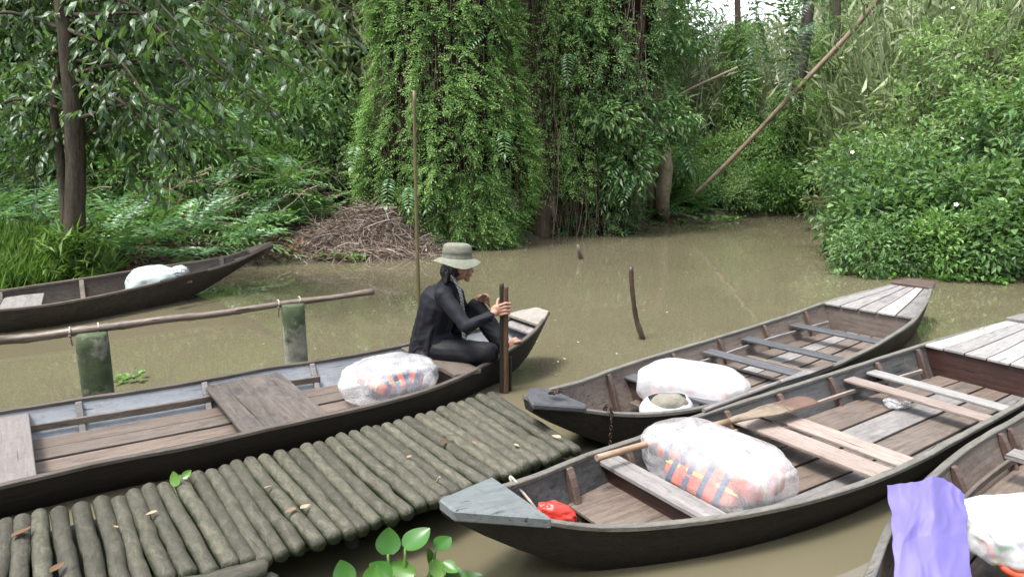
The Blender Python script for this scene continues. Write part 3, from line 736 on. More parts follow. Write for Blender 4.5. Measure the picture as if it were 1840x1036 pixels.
post(149, 605, 4.75, 54, 'dark mossy concrete post under the left part of the bamboo rail', mp2)
post(520, 550, 5.35, 42, 'mossy concrete post with a bare grey foot under the free end of the bamboo rail', mp)
rail = empty('bamboo_rail', PY(400, 565, 5.0), 'weathered horizontal bamboo pole tied on top of two mossy posts', 'rail')
rp = [(-200, 636, 4.2), (-60, 618, 4.5), (0, 611, 4.65), (60, 606, 4.75), (170, 590, 4.9), (220, 584, 4.97), (300, 573, 5.07), (380, 565, 5.2), (440, 556, 5.3), (520, 544, 5.45), (600, 534, 5.6), (671, 523, 5.75)]
rw = [PY(*a) for a in rp]; rc = spl(rw, 60)
rr = []
nodes_ = [3, 9, 15, 20, 27, 35, 42, 50, 57]
for i in range(60):
    base = .034-.012*i/59; rr.append(base*(1+.14*max(0, 1-abs(min(nodes_, key=lambda q: abs(q-i))-i))))
rr[-1] *= 1.25; rr[-2] *= 1.2
tube('bamboo_pole', M['bamboo'], rail, rc, rr, 14, wob=.04)
for x, y, Y in ((126, 597, 4.83), (177, 589, 4.92), (500, 547, 5.42), (538, 541, 5.49)):
    c0 = PY(x, y, Y); d = (rw[5]-rw[4]).normalized(); u = d.cross(Vector((0, 0, 1))).normalized(); pts = [c0+d*(.004*math.sin(q*2))+(u*math.cos(q)+Vector((0, 0, 1))*math.sin(q))*.037 for q in np.linspace(0, 2*math.pi, 17)]
    tube('tie_cord', M['rope'], rail, pts+[c0+u*-.03+Vector((0, 0, -.10))], .005, 6)
# ------------------------------------------------------------------ posts and sticks in the water
pp = P(906, 704, 0)
mpost = empty('mooring_post', pp, 'reddish brown split wooden post the woman holds beside the boat', 'post')
top = PY(905, 512, pp.y).z
def halfpost(name, dx, dy, w, d, zt, mat):
    vs = []; fs = []; K = 10
    for i in range(K):
        z = -.7+(zt+.7)*i/(K-1); j = .002*noise.noise(Vector((z*6, dx*50, 0))); 
        for a, b2 in ((-w/2, -d/2), (-w*.2, -d*.62), (w*.3, -d*.58), (w/2, -d*.4), (w/2, d/2), (-w/2, d/2)): vs.append((dx+a+j, dy+b2, z+(.015*(a > 0) if i == K-1 else 0)))
    for i in range(K-1):
        for k in range(6): fs.append((i*6+k, i*6+(k+1) % 6, (i+1)*6+(k+1) % 6, (i+1)*6+k))
    fs.append(tuple((K-1)*6+k for k in range(6)))
    o = mesh_pd(name, [(v[2], v[1], -v[0]) for v in vs], fs)
    return bevel(link(name, o, mat, mpost, pp, Matrix(((0, 0, -1), (0, 1, 0), (1, 0, 0)))), .003)
halfpost('post_half', .014, -.014, .036, .034, top-.02, M['pile']); halfpost('post_half', -.016, .0, .032, .05, top, md_)
halfpost('wedge', .044, .035, .022, .03, .25, md_)
o = tube('water_pole', M['pole'], None, spl([PY(757, 640, 6.15), PY(752, 520, 6.15), PY(747, 330, 6.15), PY(744, 163, 6.15)], 24), list(np.linspace(.0185, .0135, 24)), 10, wob=.05)
o0 = P(756, 622, 0)
props(o, 'thin upright olive brown punting pole standing in the water behind the woman', 'pole')
o = tube('bent_stick', wood('dark wet stick', (.03, .02, .012), (.12, .08, .055), rough=.4), None, spl([P(1158, 622, -.12), P(1155, 609, 0), PY(1144, 575, 6.52), PY(1139, 545, 6.5), PY(1135, 510, 6.5), PY(1134, 479, 6.5)], 20), [.024]*3+[.026]*4+[.024]*4+[.022]*9, 9, wob=.25, seed=4); props(o, 'crooked dark stick poking out of the open water left of the slate thwart boat', 'stick')
o = tube('stump_stick', M['old'], None, spl([P(1046, 472, -.1), P(1044, 464, 0), PY(1041, 452, 11.2), PY(1038, 439, 11.2)], 10), [.035, .035, .034, .04, .04, .035, .03, .03, .028, .015], 8, wob=.3, seed=9); props(o, 'short broken brown stake sticking out of the open water in mid channel', 'stake')
for x, y0, y1, l in ((907, 440, 421, 'left of two small stakes by the creeper foot at the waterline'), (912, 439, 424, 'right of two small stakes by the creeper foot at the waterline')):
    a = P(x, y0, 0); o = tube('small_stake', M['old'], None, [a-Vector((0, 0, .2)), a, PY(x, y1, a.y)], .025, 7, wob=.2, seed=x); props(o, l, 'stake', 'small stakes at the waterline')
# ------------------------------------------------------------------ chain, rope, oars
def chain(label, pts, mat, wire=.0035, ln=.032):
    pts = [Vector(p) for p in pts]; tot = sum((pts[i+1]-pts[i]).length for i in range(len(pts)-1)); n = int(tot/(ln*.72))
    c = spl(pts, n+1); root = empty('chain', pts[0], label, 'chain'); mm = None
    vs = []; fs = []
    ring = [Vector((ln/2*math.cos(a), ln*.3*math.sin(a), 0)) for a in np.linspace(0, 2*math.pi, 11)]
    vs, fs = tube_data(ring, wire, 5, cap=False); mm = mesh_pd('link', vs, fs, True); mm.materials.append(mat)
    for i in range(n):
        d = (c[i+1]-c[i]).normalized(); R = d.to_track_quat('X', 'Z').to_matrix() @ Matrix.Rotation(math.pi/2*(i % 2)+.3, 3, 'X')
        link('link', mm, None, root, (c[i]+c[i+1])/2, R)
    return root
yB = B.loc(P(1085, 743, .25)); xx = yB.x
yn0 = B.yn(xx)
chain('rusty chain hanging over the side of the slate thwart boat to the water', [B.wld(xx, yn0+.05, .2), B.wld(xx, yn0+.02, B.zg(xx)+.005), B.wld(xx, yn0-.012, B.zg(xx)+.018), B.wld(xx, yn0-.026, B.zg(xx)-.03), B.wld(xx-.01, yn0-.03, .08), B.wld(xx-.02, yn0-.03, -.06)], M['rust'])
q = P(1000, 709, .40)
chain('small heap of chain lying on the blunt bow deck', [q+Vector((.045*math.cos(a)*(1-.04*k), .03*math.sin(a*1.3), .018+.003*(k % 3))) for k, a in enumerate(np.linspace(0, 11, 14))], M['rust'], ln=.03)
rb = [P(930, 868, .29), P(917, 861, .30)+Vector((0, 0, .015)), P(921, 868, .285), P(940, 885, .24), P(955, 903, .2), P(968, 920, .15)]
o = tube('rope', M['rope'], None, spl(rb, 26), .0065, 7, wob=.3); props(o, 'pale rope looped over the gunwale and tied to the red bag', 'rope')
def oar(label, p0, p1, wshaft, blade, mat, w1=.06, tipmat=None, greenmat=None):
    p0 = Vector(p0); p1 = Vector(p1); root = empty('paddle', p0, label, 'paddle'); L = (p1-p0).length
    tube('shaft', mat, root, [p0.lerp(p1, t) for t in np.linspace(0, 1-blade, 10)], [wshaft*(1+.12*t) for t in np.linspace(0, 1, 10)], 12, wob=.06)
    d = (p1-p0).normalized(); R = d.to_track_quat('X', 'Z').to_matrix()
    def bl(name, t0, t1, m):
        vs = []; fs = []; K = 12; n = 12; L0 = L*(1-blade); base = L0+(L-L0)*t0
        for i in range(K):
            t = t0+(t1-t0)*i/(K-1); x = L0+(L-L0)*t-base; e = min(1, t*2.2); hw = wshaft*1.12+(w1-wshaft)*e**1.3
            if t > .93: hw *= math.sqrt(max(.25, 1-((t-.93)/.07)**2*.8))
            th = wshaft*(1.12-.62*e)
            for k in range(n):
                a = 2*math.pi*k/n; vs.append((x, math.cos(a)*hw, math.sin(a)*th))
        for i in range(K-1):
            for k in range(n): fs.append((i*n+k, i*n+(k+1) % n, (i+1)*n+(k+1) % n, (i+1)*n+k))
        fs += [tuple(range(n-1, -1, -1)), tuple((K-1)*n+k for k in range(n))]
        return link(name, mesh_pd(name, vs, fs, True), m, root, p0+d*base, R)
    bl('blade', 0, .62, greenmat or mat); o = bl('blade_tip', .62, 1, tipmat or mat)
    return root
M['greenpaint'] = wood('worn green painted blade', (.20, .15, .10), (.30, .24, .17), stain=(.07, .085, .065), rough=.55, stain_amt=.85, blotch=(.10, .13, .10), blotch_amt=.7)
M['tipbrown'] = wood('brown blade tip', (.12, .065, .045), (.22, .13, .10), rough=.45)
oar('wooden paddle with worn green blade lying across the front sampan seats', P(1072, 822, .265), P(1458, 716, .235), .017, .44, M['paddle'], .075, M['tipbrown'], M['greenpaint'])
oar('long grey brown paddle resting on the near gunwale of the slate thwart boat', P(1264, 737, .235), P(1494, 652, .24), .013, .45, M['oldgrey'], .035, M['old'], M['oldgrey'])
oar('dark thin paddle across the sampan at the left bank', P(372, 486, .36), P(290, 505, .33), .015, .4, M['hullE'], .04)
# dead twig hanging on the jetty edge
o = tube('dead_twig', simple('pale dead twig', (.3, .25, .18), .8), None, spl([P(771, 915, .02), P(776, 890, .12), P(782, 870, .22), P(790, 856, .30)], 10), .0045, 5, wob=.3); props(o, 'thin pale dead twig leaning against the near edge of the jetty', 'twig')
# ------------------------------------------------------------------ foliage tools
def unit(a): return a/np.maximum(np.linalg.norm(a, axis=1, keepdims=True), 1e-9)
def R_(n, s=1.0): return rng.normal(0, s, (n, 3))
def leaf_arrays(Pn, D, Nn, L, Wd, quad=False, fold=.18, droop=.12):
    """every leaf is a folded blade; returns verts, tris and faces per leaf"""
    n = len(Pn); D = unit(D); Sd = unit(np.cross(D, Nn)); Nn = np.cross(Sd, D)
    L = np.broadcast_to(np.asarray(L, float), (n,))[:, None]; Wd = np.broadcast_to(np.asarray(Wd, float), (n,))[:, None]
    t = Pn+D*L-Nn*L*droop
    if not quad:
        m = Pn+D*L*.42; l = m-Sd*Wd/2+Nn*Wd*fold; r = m+Sd*Wd/2+Nn*Wd*fold
        V = np.stack([Pn, r, t, l], 1).reshape(-1, 3); base = (np.arange(n)*4)[:, None, None]
        F = (np.array([[0, 1, 2], [0, 2, 3]])[None]+base).reshape(-1, 3); return V, F, 2
    m = Pn+D*L*.5+Nn*L*.03; q = Pn+D*L*.3; l1 = q-Sd*Wd/2+Nn*Wd*fold; r1 = q+Sd*Wd/2+Nn*Wd*fold; q2 = Pn+D*L*.66
    l2 = q2-Sd*Wd*.38+Nn*(Wd*fold*.6); r2 = q2+Sd*Wd*.38+Nn*(Wd*fold*.6)
    V = np.stack([Pn, r1, r2, t, l2, l1, m], 1).reshape(-1, 3); base = (np.arange(n)*7)[:, None, None]
    F = (np.array([[0, 1, 6], [1, 2, 6], [2, 3, 6], [3, 4, 6], [4, 5, 6], [5, 0, 6]])[None]+base).reshape(-1, 3); return V, F, 6
class LB:
    """collects leaves"""
    def __init__(s): s.V = []; s.F = []; s.T = []; s.n = 0
    def add(s, Pn, D, Nn, L, Wd, tint, **k):
        V, F, m = leaf_arrays(np.asarray(Pn, float), D, Nn, L, Wd, **k); s.V.append(V); s.F.append(F+s.n); s.n += len(V)
        s.T.append(np.repeat(np.clip(np.broadcast_to(tint, (len(Pn),)), 0, 1), m))
    def sprays(s, Pn, D, Nn, L, pairs, ll, lw, tint, droop=.35, ang=1.0, **k):
        D = unit(D); Nn = unit(Nn); n = len(Pn); L = np.broadcast_to(np.asarray(L, float), (n,)); ll = np.broadcast_to(np.asarray(ll, float), (n,)); lw = np.broadcast_to(np.asarray(lw, float), (n,)); tint = np.broadcast_to(tint, (n,))
        Sd = unit(np.cross(D, Nn)); Nn = np.cross(Sd, D)
        for i in range(pairs):
            t = (i+.6)/pairs; c = Pn+D*(L*t)[:, None]-Nn*(L*droop*t*t)[:, None]; sc = (1-.55*abs(t-.4)) * .95
            for sg in (-1, 1):
                d = D*.45+Sd*sg*ang-Nn*.25; s.add(c, d, Nn+R_(n, .18), ll*sc, lw*sc, tint+rng.normal(0, .06, n), **k)
        s.add(Pn+D*L[:, None]-Nn*(L*droop)[:, None], D-Nn*droop, Nn, ll, lw, tint, **k)
    def tubes(s, curves, r0, r1, tint, sides=3):
        """curves: (n, k, 3) thin twigs"""
        curves = np.asarray(curves, float); n, k, _ = curves.shape
        T = unit((curves[:, -1]-curves[:, 0])); A = unit(np.cross(T, np.array([.3, .5, .81])+0*T)); Bv = np.cross(T, A)
        rad = np.linspace(r0, r1, k)[None, :, None]
        rings = [curves+(A[:, None]*math.cos(2*math.pi*j/sides)+Bv[:, None]*math.sin(2*math.pi*j/sides))*rad for j in range(sides)]
        V = np.stack(rings, 2).reshape(-1, 3); F = []
        b = (np.arange(n)*k*sides)[:, None]
        for i in range(k-1):
            for j in range(sides):
                p = i*sides+j; q = i*sides+(j+1) % sides
                F.append(np.stack([b[:, 0]+p, b[:, 0]+q, b[:, 0]+q+sides], 1)); F.append(np.stack([b[:, 0]+p, b[:, 0]+q+sides, b[:, 0]+p+sides], 1))
        F = np.concatenate(F); s.V.append(V); s.F.append(F+s.n); s.n += len(V); s.T.append(np.tile(np.clip(np.broadcast_to(tint, (n,)), 0, 1), (k-1)*sides*2))
    def mesh(s, name): return np_mesh(name, np.concatenate(s.V), np.concatenate(s.F), 3, False, np.concatenate(s.T))
    def obj(s, name, mat, parent=None, loc=(0, 0, 0), kind=None):
        m = s.mesh(name); o = link(name, m, mat, parent, loc)
        if kind: o['kind'] = kind
        return o
LG = leafmat('bright creeper leaves', [(0, (.028, .062, .012)), (.45, (.105, .22, .05)), (1, (.25, .39, .12))], .45, .38)
LD = leafmat('dark broad leaves', [(0, (.012, .030, .012)), (.5, (.040, .092, .032)), (1, (.13, .23, .07))], .28, .36, .6)
LM = leafmat('mid green leaves', [(0, (.02, .048, .018)), (.5, (.088, .178, .056)), (1, (.22, .34, .13))], .36, .38, .55)
LP = leafmat('haze-paled leaves', [(0, (.06, .12, .035)), (.5, (.18, .285, .095)), (1, (.38, .46, .24))], .5, .4)  # background haze is lightened into the leaf colour
LR = leafmat('reed blades', [(0, (.08, .13, .05)), (.5, (.25, .32, .15)), (1, (.52, .53, .40))], .5, .4, .4, (.3, .36, .12))  # blades lightened as well to paint in the hazy background
LF = leafmat('fern fronds', [(0, (.02, .055, .022)), (.5, (.075, .175, .062)), (1, (.20, .33, .12))], .26, .34, .65)
TW = leafmat('dead vines and twigs', [(0, (.022, .015, .011)), (.5, (.075, .053, .038)), (1, (.22, .17, .13))], .8, .0, .2)
bark = wood('grey brown bark', (.035, .027, .02), (.15, .125, .09), stain=(.03, .04, .015), rough=.85, stain_amt=.6, spec=.2)
palebark = wood('pale tan bark', (.16, .125, .08), (.42, .35, .25), stain=(.07, .05, .035), rough=.85, stain_amt=.5, spec=.2)
core_m = simple('dead creeper and foliage shade', (.016, .012, .008), .95, .1, .6, 14, .04)  # near-black tone also stands in for shade deep in the foliage
def cnoise(Pn, f, seed=0.0):
    return np.array([noise.noise(Vector((p[0]*f+seed, p[1]*f+seed*.7, p[2]*f))) for p in Pn])
def trunk(name, parent, pts, r0, r1, mat, n=12, wob=.18, K=18, seed=0):
    return tube(name, mat, parent, spl(pts, K), list(np.linspace(r0, r1, K)), n, wob=wob, seed=seed)
def lumps(name, parent, cx, cy, prof, mat, seed=0, K=16, n=18, amp=.25):
    """rough dark inner body: prof = [(z, rx, ry)]"""
    vs = []; fs = []; zs = [p[0] for p in prof]
    for i in range(K):
        z = zs[0]+(zs[-1]-zs[0])*i/(K-1); rx = np.interp(z, zs, [p[1] for p in prof]); ry = np.interp(z, zs, [p[2] for p in prof])
        for k in range(n):
            a = 2*math.pi*k/n; q = 1+amp*noise.noise(Vector((math.cos(a)*2+seed, math.sin(a)*2, z*1.2)))*2
            vs.append((math.cos(a)*rx*q, math.sin(a)*ry*q, z))
    for i in range(K-1):
        for k in range(n): fs.append((i*n+k, i*n+(k+1) % n, (i+1)*n+(k+1) % n, (i+1)*n+k))
    fs.append(tuple((K-1)*n+k for k in range(n)))
    return link(name, mesh_pd(name, vs, fs, True), mat, parent, (cx, cy, 0))
# ---- creeper curtain over a body
def curtain(lb, cx, cy, prof, n, L=(.10, .2), ll=.045, lw=.02, pairs=4, thr=-.1, seed=0, tb=.5, arc=(0, 2*math.pi), jit=.12, stf=7.0):
    zs = np.array([p[0] for p in prof]); rx = [p[1] for p in prof]; ry = [p[2] for p in prof]
    a = rng.uniform(arc[0], arc[1], n); z = rng.uniform(zs[0], zs[-1], n)
    fl = np.array([noise.noise(Vector((math.cos(q)*stf+seed, math.sin(q)*stf, w*.55)))+.55*noise.noise(Vector((math.cos(q)*stf*2.3+seed, math.sin(q)*stf*2.3, w*1.6+5))) for q, w in zip(a, z)])
    keep = fl+rng.normal(0, .10, n) > thr; a = a[keep]; z = z[keep]; fl = fl[keep]; n = len(a)
    out = .08+.35*np.clip(fl, 0, .6)+rng.uniform(-jit, jit*.6, n)
    Rx = np.interp(z, zs, rx)+out; Ry = np.interp(z, zs, ry)+out
    Pn = np.stack([cx+np.cos(a)*Rx, cy+np.sin(a)*Ry, z], 1); O = np.stack([np.cos(a), np.sin(a), 0*a], 1)
    D = O*.75+R_(n, .45)+np.array([0, 0, -.25]); Nn = O*.5+np.array([0, 0, .9])+R_(n, .25)
    lb.sprays(Pn, D, Nn, rng.uniform(L[0], L[1], n), pairs, rng.uniform(.75, 1.25, n)*ll, rng.uniform(.8, 1.2, n)*lw, np.clip(tb+.4*fl+rng.normal(0, .13, n), 0, 1))
def hang(lb, n, fn, l=(.6, 2.5), r=.004, tint=(.2, .8), sway=.06, k=6):
    c = []
    p0 = fn(n); ln = rng.uniform(l[0], l[1], n); ph = rng.uniform(0, 6, n); 
    for i in range(k):
        t = i/(k-1); q = p0.copy(); q[:, 2] -= ln*t; q[:, 0] += np.sin(ph+t*5)*sway*t; q[:, 1] += np.cos(ph*1.3+t*4)*sway*t; c.append(q)
    c = np.stack(c, 1); c[:, :, 2] = np.maximum(c[:, :, 2], -.05)
    lb.tubes(c, r, r*.7, rng.uniform(tint[0], tint[1], n))
# ---- generic leafy body (local frame, ellipsoid clusters)
def leafy(lb, cen, rad, n, L, Wd, clumps=60, csize=.3, tb=.45, shell=.55, up=.5, seed=0, quad=False, droop=.2, hang_=0.0):
    cen = np.array(cen, float); rad = np.array(rad, float)
    d = unit(R_(clumps)); cc = d*(rng.uniform(shell, 1.0, clumps)[:, None]); ct = rng.normal(0, .16, clumps)
    idx = rng.integers(0, clumps, n); off = R_(n, 1)*csize*rng.uniform(.3, 1, (n, 1))
    Pn = cc[idx]*rad+off; O = unit(Pn/rad); Pn = Pn+cen
    D = O*.6+unit(off)*.6+R_(n, .35)+np.array([0, 0, -hang_]); Nn = np.array([0, 0, up])+O*.5+R_(n, .35)
    k = Pn[:, 2] > (cen[2]-rad[2]*1.15); 
    lb.add(Pn[k], D[k], Nn[k], rng.uniform(L*.7, L*1.3, n)[k], rng.uniform(Wd*.75, Wd*1.25, n)[k], (tb+ct[idx]+rng.normal(0, .13, n))[k], quad=quad, droop=droop)
# ================================================================== the creeper tower
cr1 = empty('creeper_draped_tree', (-1.25, 13.1, 0), 'broad tree wholly draped in bright green creeper behind the punting pole', 'tree')
pr1 = [(-.02, 1.02, .75), (.7, 1.28, .95), (1.4, 1.38, 1.05), (2.4, 1.22, 1.0), (3.4, 1.05, .9), (5, 1.0, .85), (7.6, .8, .8)]
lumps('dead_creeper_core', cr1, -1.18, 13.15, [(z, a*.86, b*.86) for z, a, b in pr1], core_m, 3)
trunk('trunk', cr1, [(-1.0, 13.1, -.2), (-1.1, 13.1, 3), (-1.0, 13.2, 9)], .4, .2, bark)
lb = LB(); curtain(lb, -1.18, 13.15, pr1, 15000, L=(.10, .24), ll=.062, lw=.027, pairs=4, thr=-.07, seed=2, tb=.5, arc=(math.pi*.95, math.pi*2.05))
curtain(lb, -1.18, 13.15, pr1, 2500, L=(.10, .2), ll=.07, lw=.03, pairs=4, thr=-.1, seed=2, tb=.5, arc=(0, math.pi))
curtain(lb, -.75, 12.75, [(-.02, .62, .30), (.5, .55, .42), (1.3, .35, .4)], 3200, L=(.08, .18), ll=.06, lw=.028, pairs=4, thr=-.4, seed=5, tb=.6, arc=(math.pi, 2*math.pi))
lb.obj('creeper_foliage', LG, cr1, kind='stuff')
lb = LB()
def f1(n):
    a = rng.uniform(math.pi, 2*math.pi, n); z = rng.uniform(.8, 5, n)
    return np.stack([-1.18+np.cos(a)*np.interp(z, [0, 1.4, 5], [1.1, 1.45, 1.1]), 13.15+np.sin(a)*1.05, z], 1)
hang(lb, 700, f1, (.3, 1.1), .004, (.2, 1)); lb.obj('dry_vine_strands', TW, cr1, kind='stuff')
def frond_obj(name, parent, p, d, L, mat, tb=.4, pairs=9, ll=.16, lw=.035, droop=.45):
    lb = LB(); lb.sprays(np.array([[0, 0, 0.]]), np.array([d], float), np.array([[0, -.25, 1.]]), L, pairs, ll, lw, tb, droop=droop, quad=True)
    return link(name, lb.mesh(name), mat, parent, p)
for x, y, Y, L in ((700, 320, 11.9, .5), (735, 335, 11.9, .4), (905, 235, 12.0, .45), (870, 60, 12.2, .5), (640, 262, 12.1, .4), (790, 340, 12, .4)):
    frond_obj('frond', cr1, PY(x, y, Y), (random.uniform(-.7, .7), -.7, -.3), L, LF)
# ================================================================== old trees with hanging roots
ot = empty('old_tree', (.55, 14.2, 0), 'dark trunked old tree hung with thin yellowish creeper right of the bright creeper tree', 'tree')
trunk('trunk', ot, [PY(968, 430, 13.9), PY(966, 390, 13.9), PY(955, 300, 14.0), PY(940, 150, 14.1), PY(935, -100, 14.2), (0.2, 14.2, 8.5)], .24, .19, wood('dark mossy bark', (.05, .034, .024), (.17, .12, .085), stain=(.02, .03, .01), rough=.85, spec=.2), 14, .25, 24, 3)
lb = LB()
prA = [(.9, .28, .28), (2, .35, .33), (3.5, .36, .36), (8, .3, .3)]
curtain(lb, .50, 14.1, prA, 5200, L=(.08, .2), ll=.06, lw=.03, pairs=3, thr=.0, seed=12, tb=.62)
curtain(lb, 1.15, 14.3, [(.8, .5, .3), (2.2, .62, .4), (3.4, .5, .4), (6, .4, .4)], 5800, L=(.08, .2), ll=.06, lw=.03, pairs=3, thr=-.02, seed=14, tb=.55)
lb.obj('creeper_foliage', LG, ot, kind='stuff')
ot2 = empty('strangler_tree', (1.8, 15, 0), 'tree hidden in brown hanging aerial roots beside the pale trunk', 'tree')
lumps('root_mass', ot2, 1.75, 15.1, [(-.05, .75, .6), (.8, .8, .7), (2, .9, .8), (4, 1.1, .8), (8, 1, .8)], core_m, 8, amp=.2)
trunk('trunk', ot2, [PY(1085, 420, 14.7), PY(1090, 250, 14.7), PY(1112, 60, 14.6), PY(1125, -120, 14.7)], .2, .22, bark, 12, .25)
trunk('trunk', ot2, [PY(1040, 430, 14.4), PY(1030, 250, 14.4), PY(1010, 60, 14.5), PY(1000, -120, 14.7)], .1, .12, bark, 10, .25)
lb = LB()
def f2(n):
    x = rng.uniform(.35, 2.55, n); z = rng.uniform(.6, 6, n); return np.stack([x, 14.0+.25*x+rng.normal(0, .25, n), z], 1)
hang(lb, 1200, f2, (.5, 2.0), .005, (.1, .85), .1)
hang(lb, 110, f2, (1.4, 2.6), .008, (.4, 1), .12, 8)
lb.obj('aerial_roots', TW, ot2, kind='stuff')
lb = LB(); curtain(lb, 1.85, 15.0, [(1.6, 1.1, .8), (3, 1.15, .9), (7.5, 1.0, .9)], 6500, L=(.1, .22), ll=.07, lw=.032, pairs=3, thr=.02, seed=31, tb=.5, arc=(math.pi, 2*math.pi))
curtain(lb, 1.55, 15.0, [(-.02, .85, .8), (1.6, .8, .8)], 1300, L=(.1, .3), ll=.08, lw=.026, pairs=4, thr=.08, seed=37, tb=.25, arc=(math.pi, 2*math.pi))
lb.obj('creeper_foliage', LM, ot2, kind='stuff')
pt = empty('pale_trunk_tree', P(1180, 398, 0), 'tree with a pale tan double trunk rising from the waterline in mid picture', 'tree')
trunk('trunk', pt, [P(1192, 400, -.1), PY(1190, 370, 16.3), PY(1196, 300, 16.3), PY(1185, 220, 16.4), PY(1190, 60, 16.6), PY(1200, -120, 16.8)], .17, .14, palebark, 14, .3, 24, 6)
trunk('trunk', pt, [P(1170, 400, -.1), PY(1172, 370, 16.5), PY(1166, 300, 16.5), PY(1150, 200, 16.6), PY(1160, 0, 16.8)], .10, .11, palebark, 12, .3, 20, 16)
lb = LB()
for (x, y, Y, rx, rz, n) in ((1100, 210, 14.0, .75, .35, 900), (1190, 215, 14.6, .75, .45, 1100), (1150, 120, 15, .9, .5, 900), (1215, 60, 15, .7, .7, 900), (1130, 300, 14.0, .45, .55, 800), (1030, 40, 14.2, .9, .35, 700), (1235, 290, 16.6, .35, .5, 420), (1080, 350, 14.4, .35, .3, 260)):
    c = PY(x, y, Y); leafy(lb, c, (rx, .5, rz), n, .15, .05, clumps=34, csize=.16, tb=.5, seed=x, hang_=.5, quad=False)
lb.obj('crown', LM, pt, kind='stuff')
for x, y, Y, L in ((1120, 290, 13.8, .5), (1100, 330, 13.9, .5), (1140, 320, 13.8, .45), (1020, 95, 13.6, .5), (1215, 250, 14.5, .6)):
    frond_obj('frond', pt, PY(x, y, Y), (random.uniform(-.9, .9), -.6, -.5), L, LF, tb=.35)
# leaning dead trunk
o = trunk('leaning_trunk', None, [PY(1236, 362, 17.4), PY(1330, 270, 17), PY(1440, 152, 16.4), PY(1520, 68, 16), PY(1600, -30, 15.6), PY(1680, -150, 15.2)], .05, .062, wood('bare tan trunk', (.17, .125, .085), (.38, .30, .21), rough=.8, spec=.2), 9, .15, 24)
props(o, 'long bare tan trunk leaning diagonally up to the right across the channel head', 'tree')
o = trunk('fallen_branch', None, [PY(1180, 190, 15), PY(1250, 155, 15.4), PY(1325, 122, 15.8)], .02, .03, palebark, 7, .2, 8); props(o, 'thin bare branch slanting up from the pale trunk tree', 'branch')
# ivy clad trunks on the far bank
for (x, xt, Y, r, lab, ff) in ((1405, 1455, 18.9, .26, 'dark trunk wrapped in creeper right where the leaning trunk crosses', 1), (1508, 1500, 20, .27, 'slimmer upright trunk covered by bright creeper behind the right thicket', 0), (1330, 1325, 20.5, .15, 'thin creeper covered stem seen through the leaning trunk', 0)):
    a = PY(x, 385, Y); root = empty('creeper_covered_trunk', (a.x, a.y, 0), lab, 'tree')
    b2 = PY(xt, 0, Y); trunk('trunk', root, [(a.x, a.y, -.1), a.lerp(b2, .35), a.lerp(b2, .7), b2, b2+(b2-a)*.6], r*.8, r*.45, bark if not ff else md_, 10, .3, 14)
    lb = LB(); m = a.lerp(b2, .4)
    for k in range(6 if ff else 9):
        q = a.lerp(b2, k/9*.95); curtain(lb, q.x, q.y, [(q.z-.35, r*1.3*(1.5-.09*k), r), (q.z+.35, r*1.2*(1.5-.09*k), r)], 520, L=(.12, .25), ll=.08, lw=.036, pairs=3, thr=-.12, seed=k+x, tb=.42)
    lb.obj('creeper_foliage', LG, root, kind='stuff')
    if ff:
        lb = LB(); b3 = PY(1425, 75, 17.0)
        n = 34; Pn = np.array(b3)+rng.normal(0, 1, (n, 3))*np.array([.6, .4, .7]); dd = R_(n)+np.array([-.2, -.3, -.1])
        lb.sprays(Pn, dd, np.array([0, 0, 1.])+R_(n, .2), rng.uniform(.9, 1.4, n), 9, .22, .075, rng.uniform(.2, .5, n), droop=.3, quad=True)
        lb.obj('crown', LD, root, kind='stuff')
# ================================================================== reeds and far screen of trees
lb = LB(); n = 9000
X = rng.uniform(3.0, 24, n); Y = rng.uniform(20.5, 27, n); Z = gh(X, Y); h = rng.uniform(2.6, 5.6, n); h = np.where(np.abs(X/Y-.285) < .035, h*.78, h)
k = 4; base = np.stack([X, Y, Z], 1); lean = R_(n, .16); lean[:, 2] = 0
c = np.stack([base+np.array([0, 0, 1.])*(h*t)[:, None]+lean*(h*t*t)[:, None] for t in np.linspace(0, 1, k)], 1)
lb.tubes(c[:4000], .014, .005, rng.uniform(.2, 1, 4000))
m_ = 62000; idx = rng.integers(0, n, m_); t = rng.uniform(.15, 1, m_); Pn = base[idx]+np.array([0, 0, 1.])*(h[idx]*t)[:, None]+lean[idx]*(h[idx]*t*t)[:, None]
lb.add(Pn, R_(m_, .5)+np.array([0, 0, .55]), R_(m_, .6)+np.array([0, -.6, .4]), rng.uniform(.2, .48, m_), rng.uniform(.013, .026, m_), rng.uniform(.15, 1, m_), droop=.35)
o = lb.obj('reed_bed', LR, None); props(o, 'tall pale reeds crowding the far bank behind the trees', 'reeds', kind='stuff')
lb = LB(); n = 2600
X = rng.uniform(-6.5, -2.4, n); Y = rng.uniform(15.4, 17.8, n); Z = gh(X, Y); h = rng.uniform(3.2, 6.0, n); base = np.stack([X, Y, Z], 1); lean = R_(n, .14); lean[:, 2] = 0
m_ = 15000; idx = rng.integers(0, n, m_); t = rng.uniform(.35, 1, m_); Pn = base[idx]+np.array([0, 0, 1.])*(h[idx]*t)[:, None]+lean[idx]*(h[idx]*t*t)[:, None]
lb.add(Pn, R_(m_, .45)+np.array([0, 0, .5]), R_(m_, .6)+np.array([0, -.6, .4]), rng.uniform(.3, .6, m_), rng.uniform(.02, .035, m_), rng.uniform(.1, .9, m_), droop=.35)
o = lb.obj('reed_bed', LR, None); props(o, 'reeds standing behind the hollow left of the bright creeper tree', 'reeds', kind='stuff')
def forest_variant(seed, H):
    lb = LB()
    for k in range(7): leafy(lb, (rng.normal(0, .9), rng.normal(0, .9), H*(.16+.13*k)), (1.9, 1.9, H*.13), 3300, .26, .10, clumps=70, csize=.32, tb=.45, shell=.35, hang_=.3)
    return lb.mesh('crown')
LPf = [LP, LM]
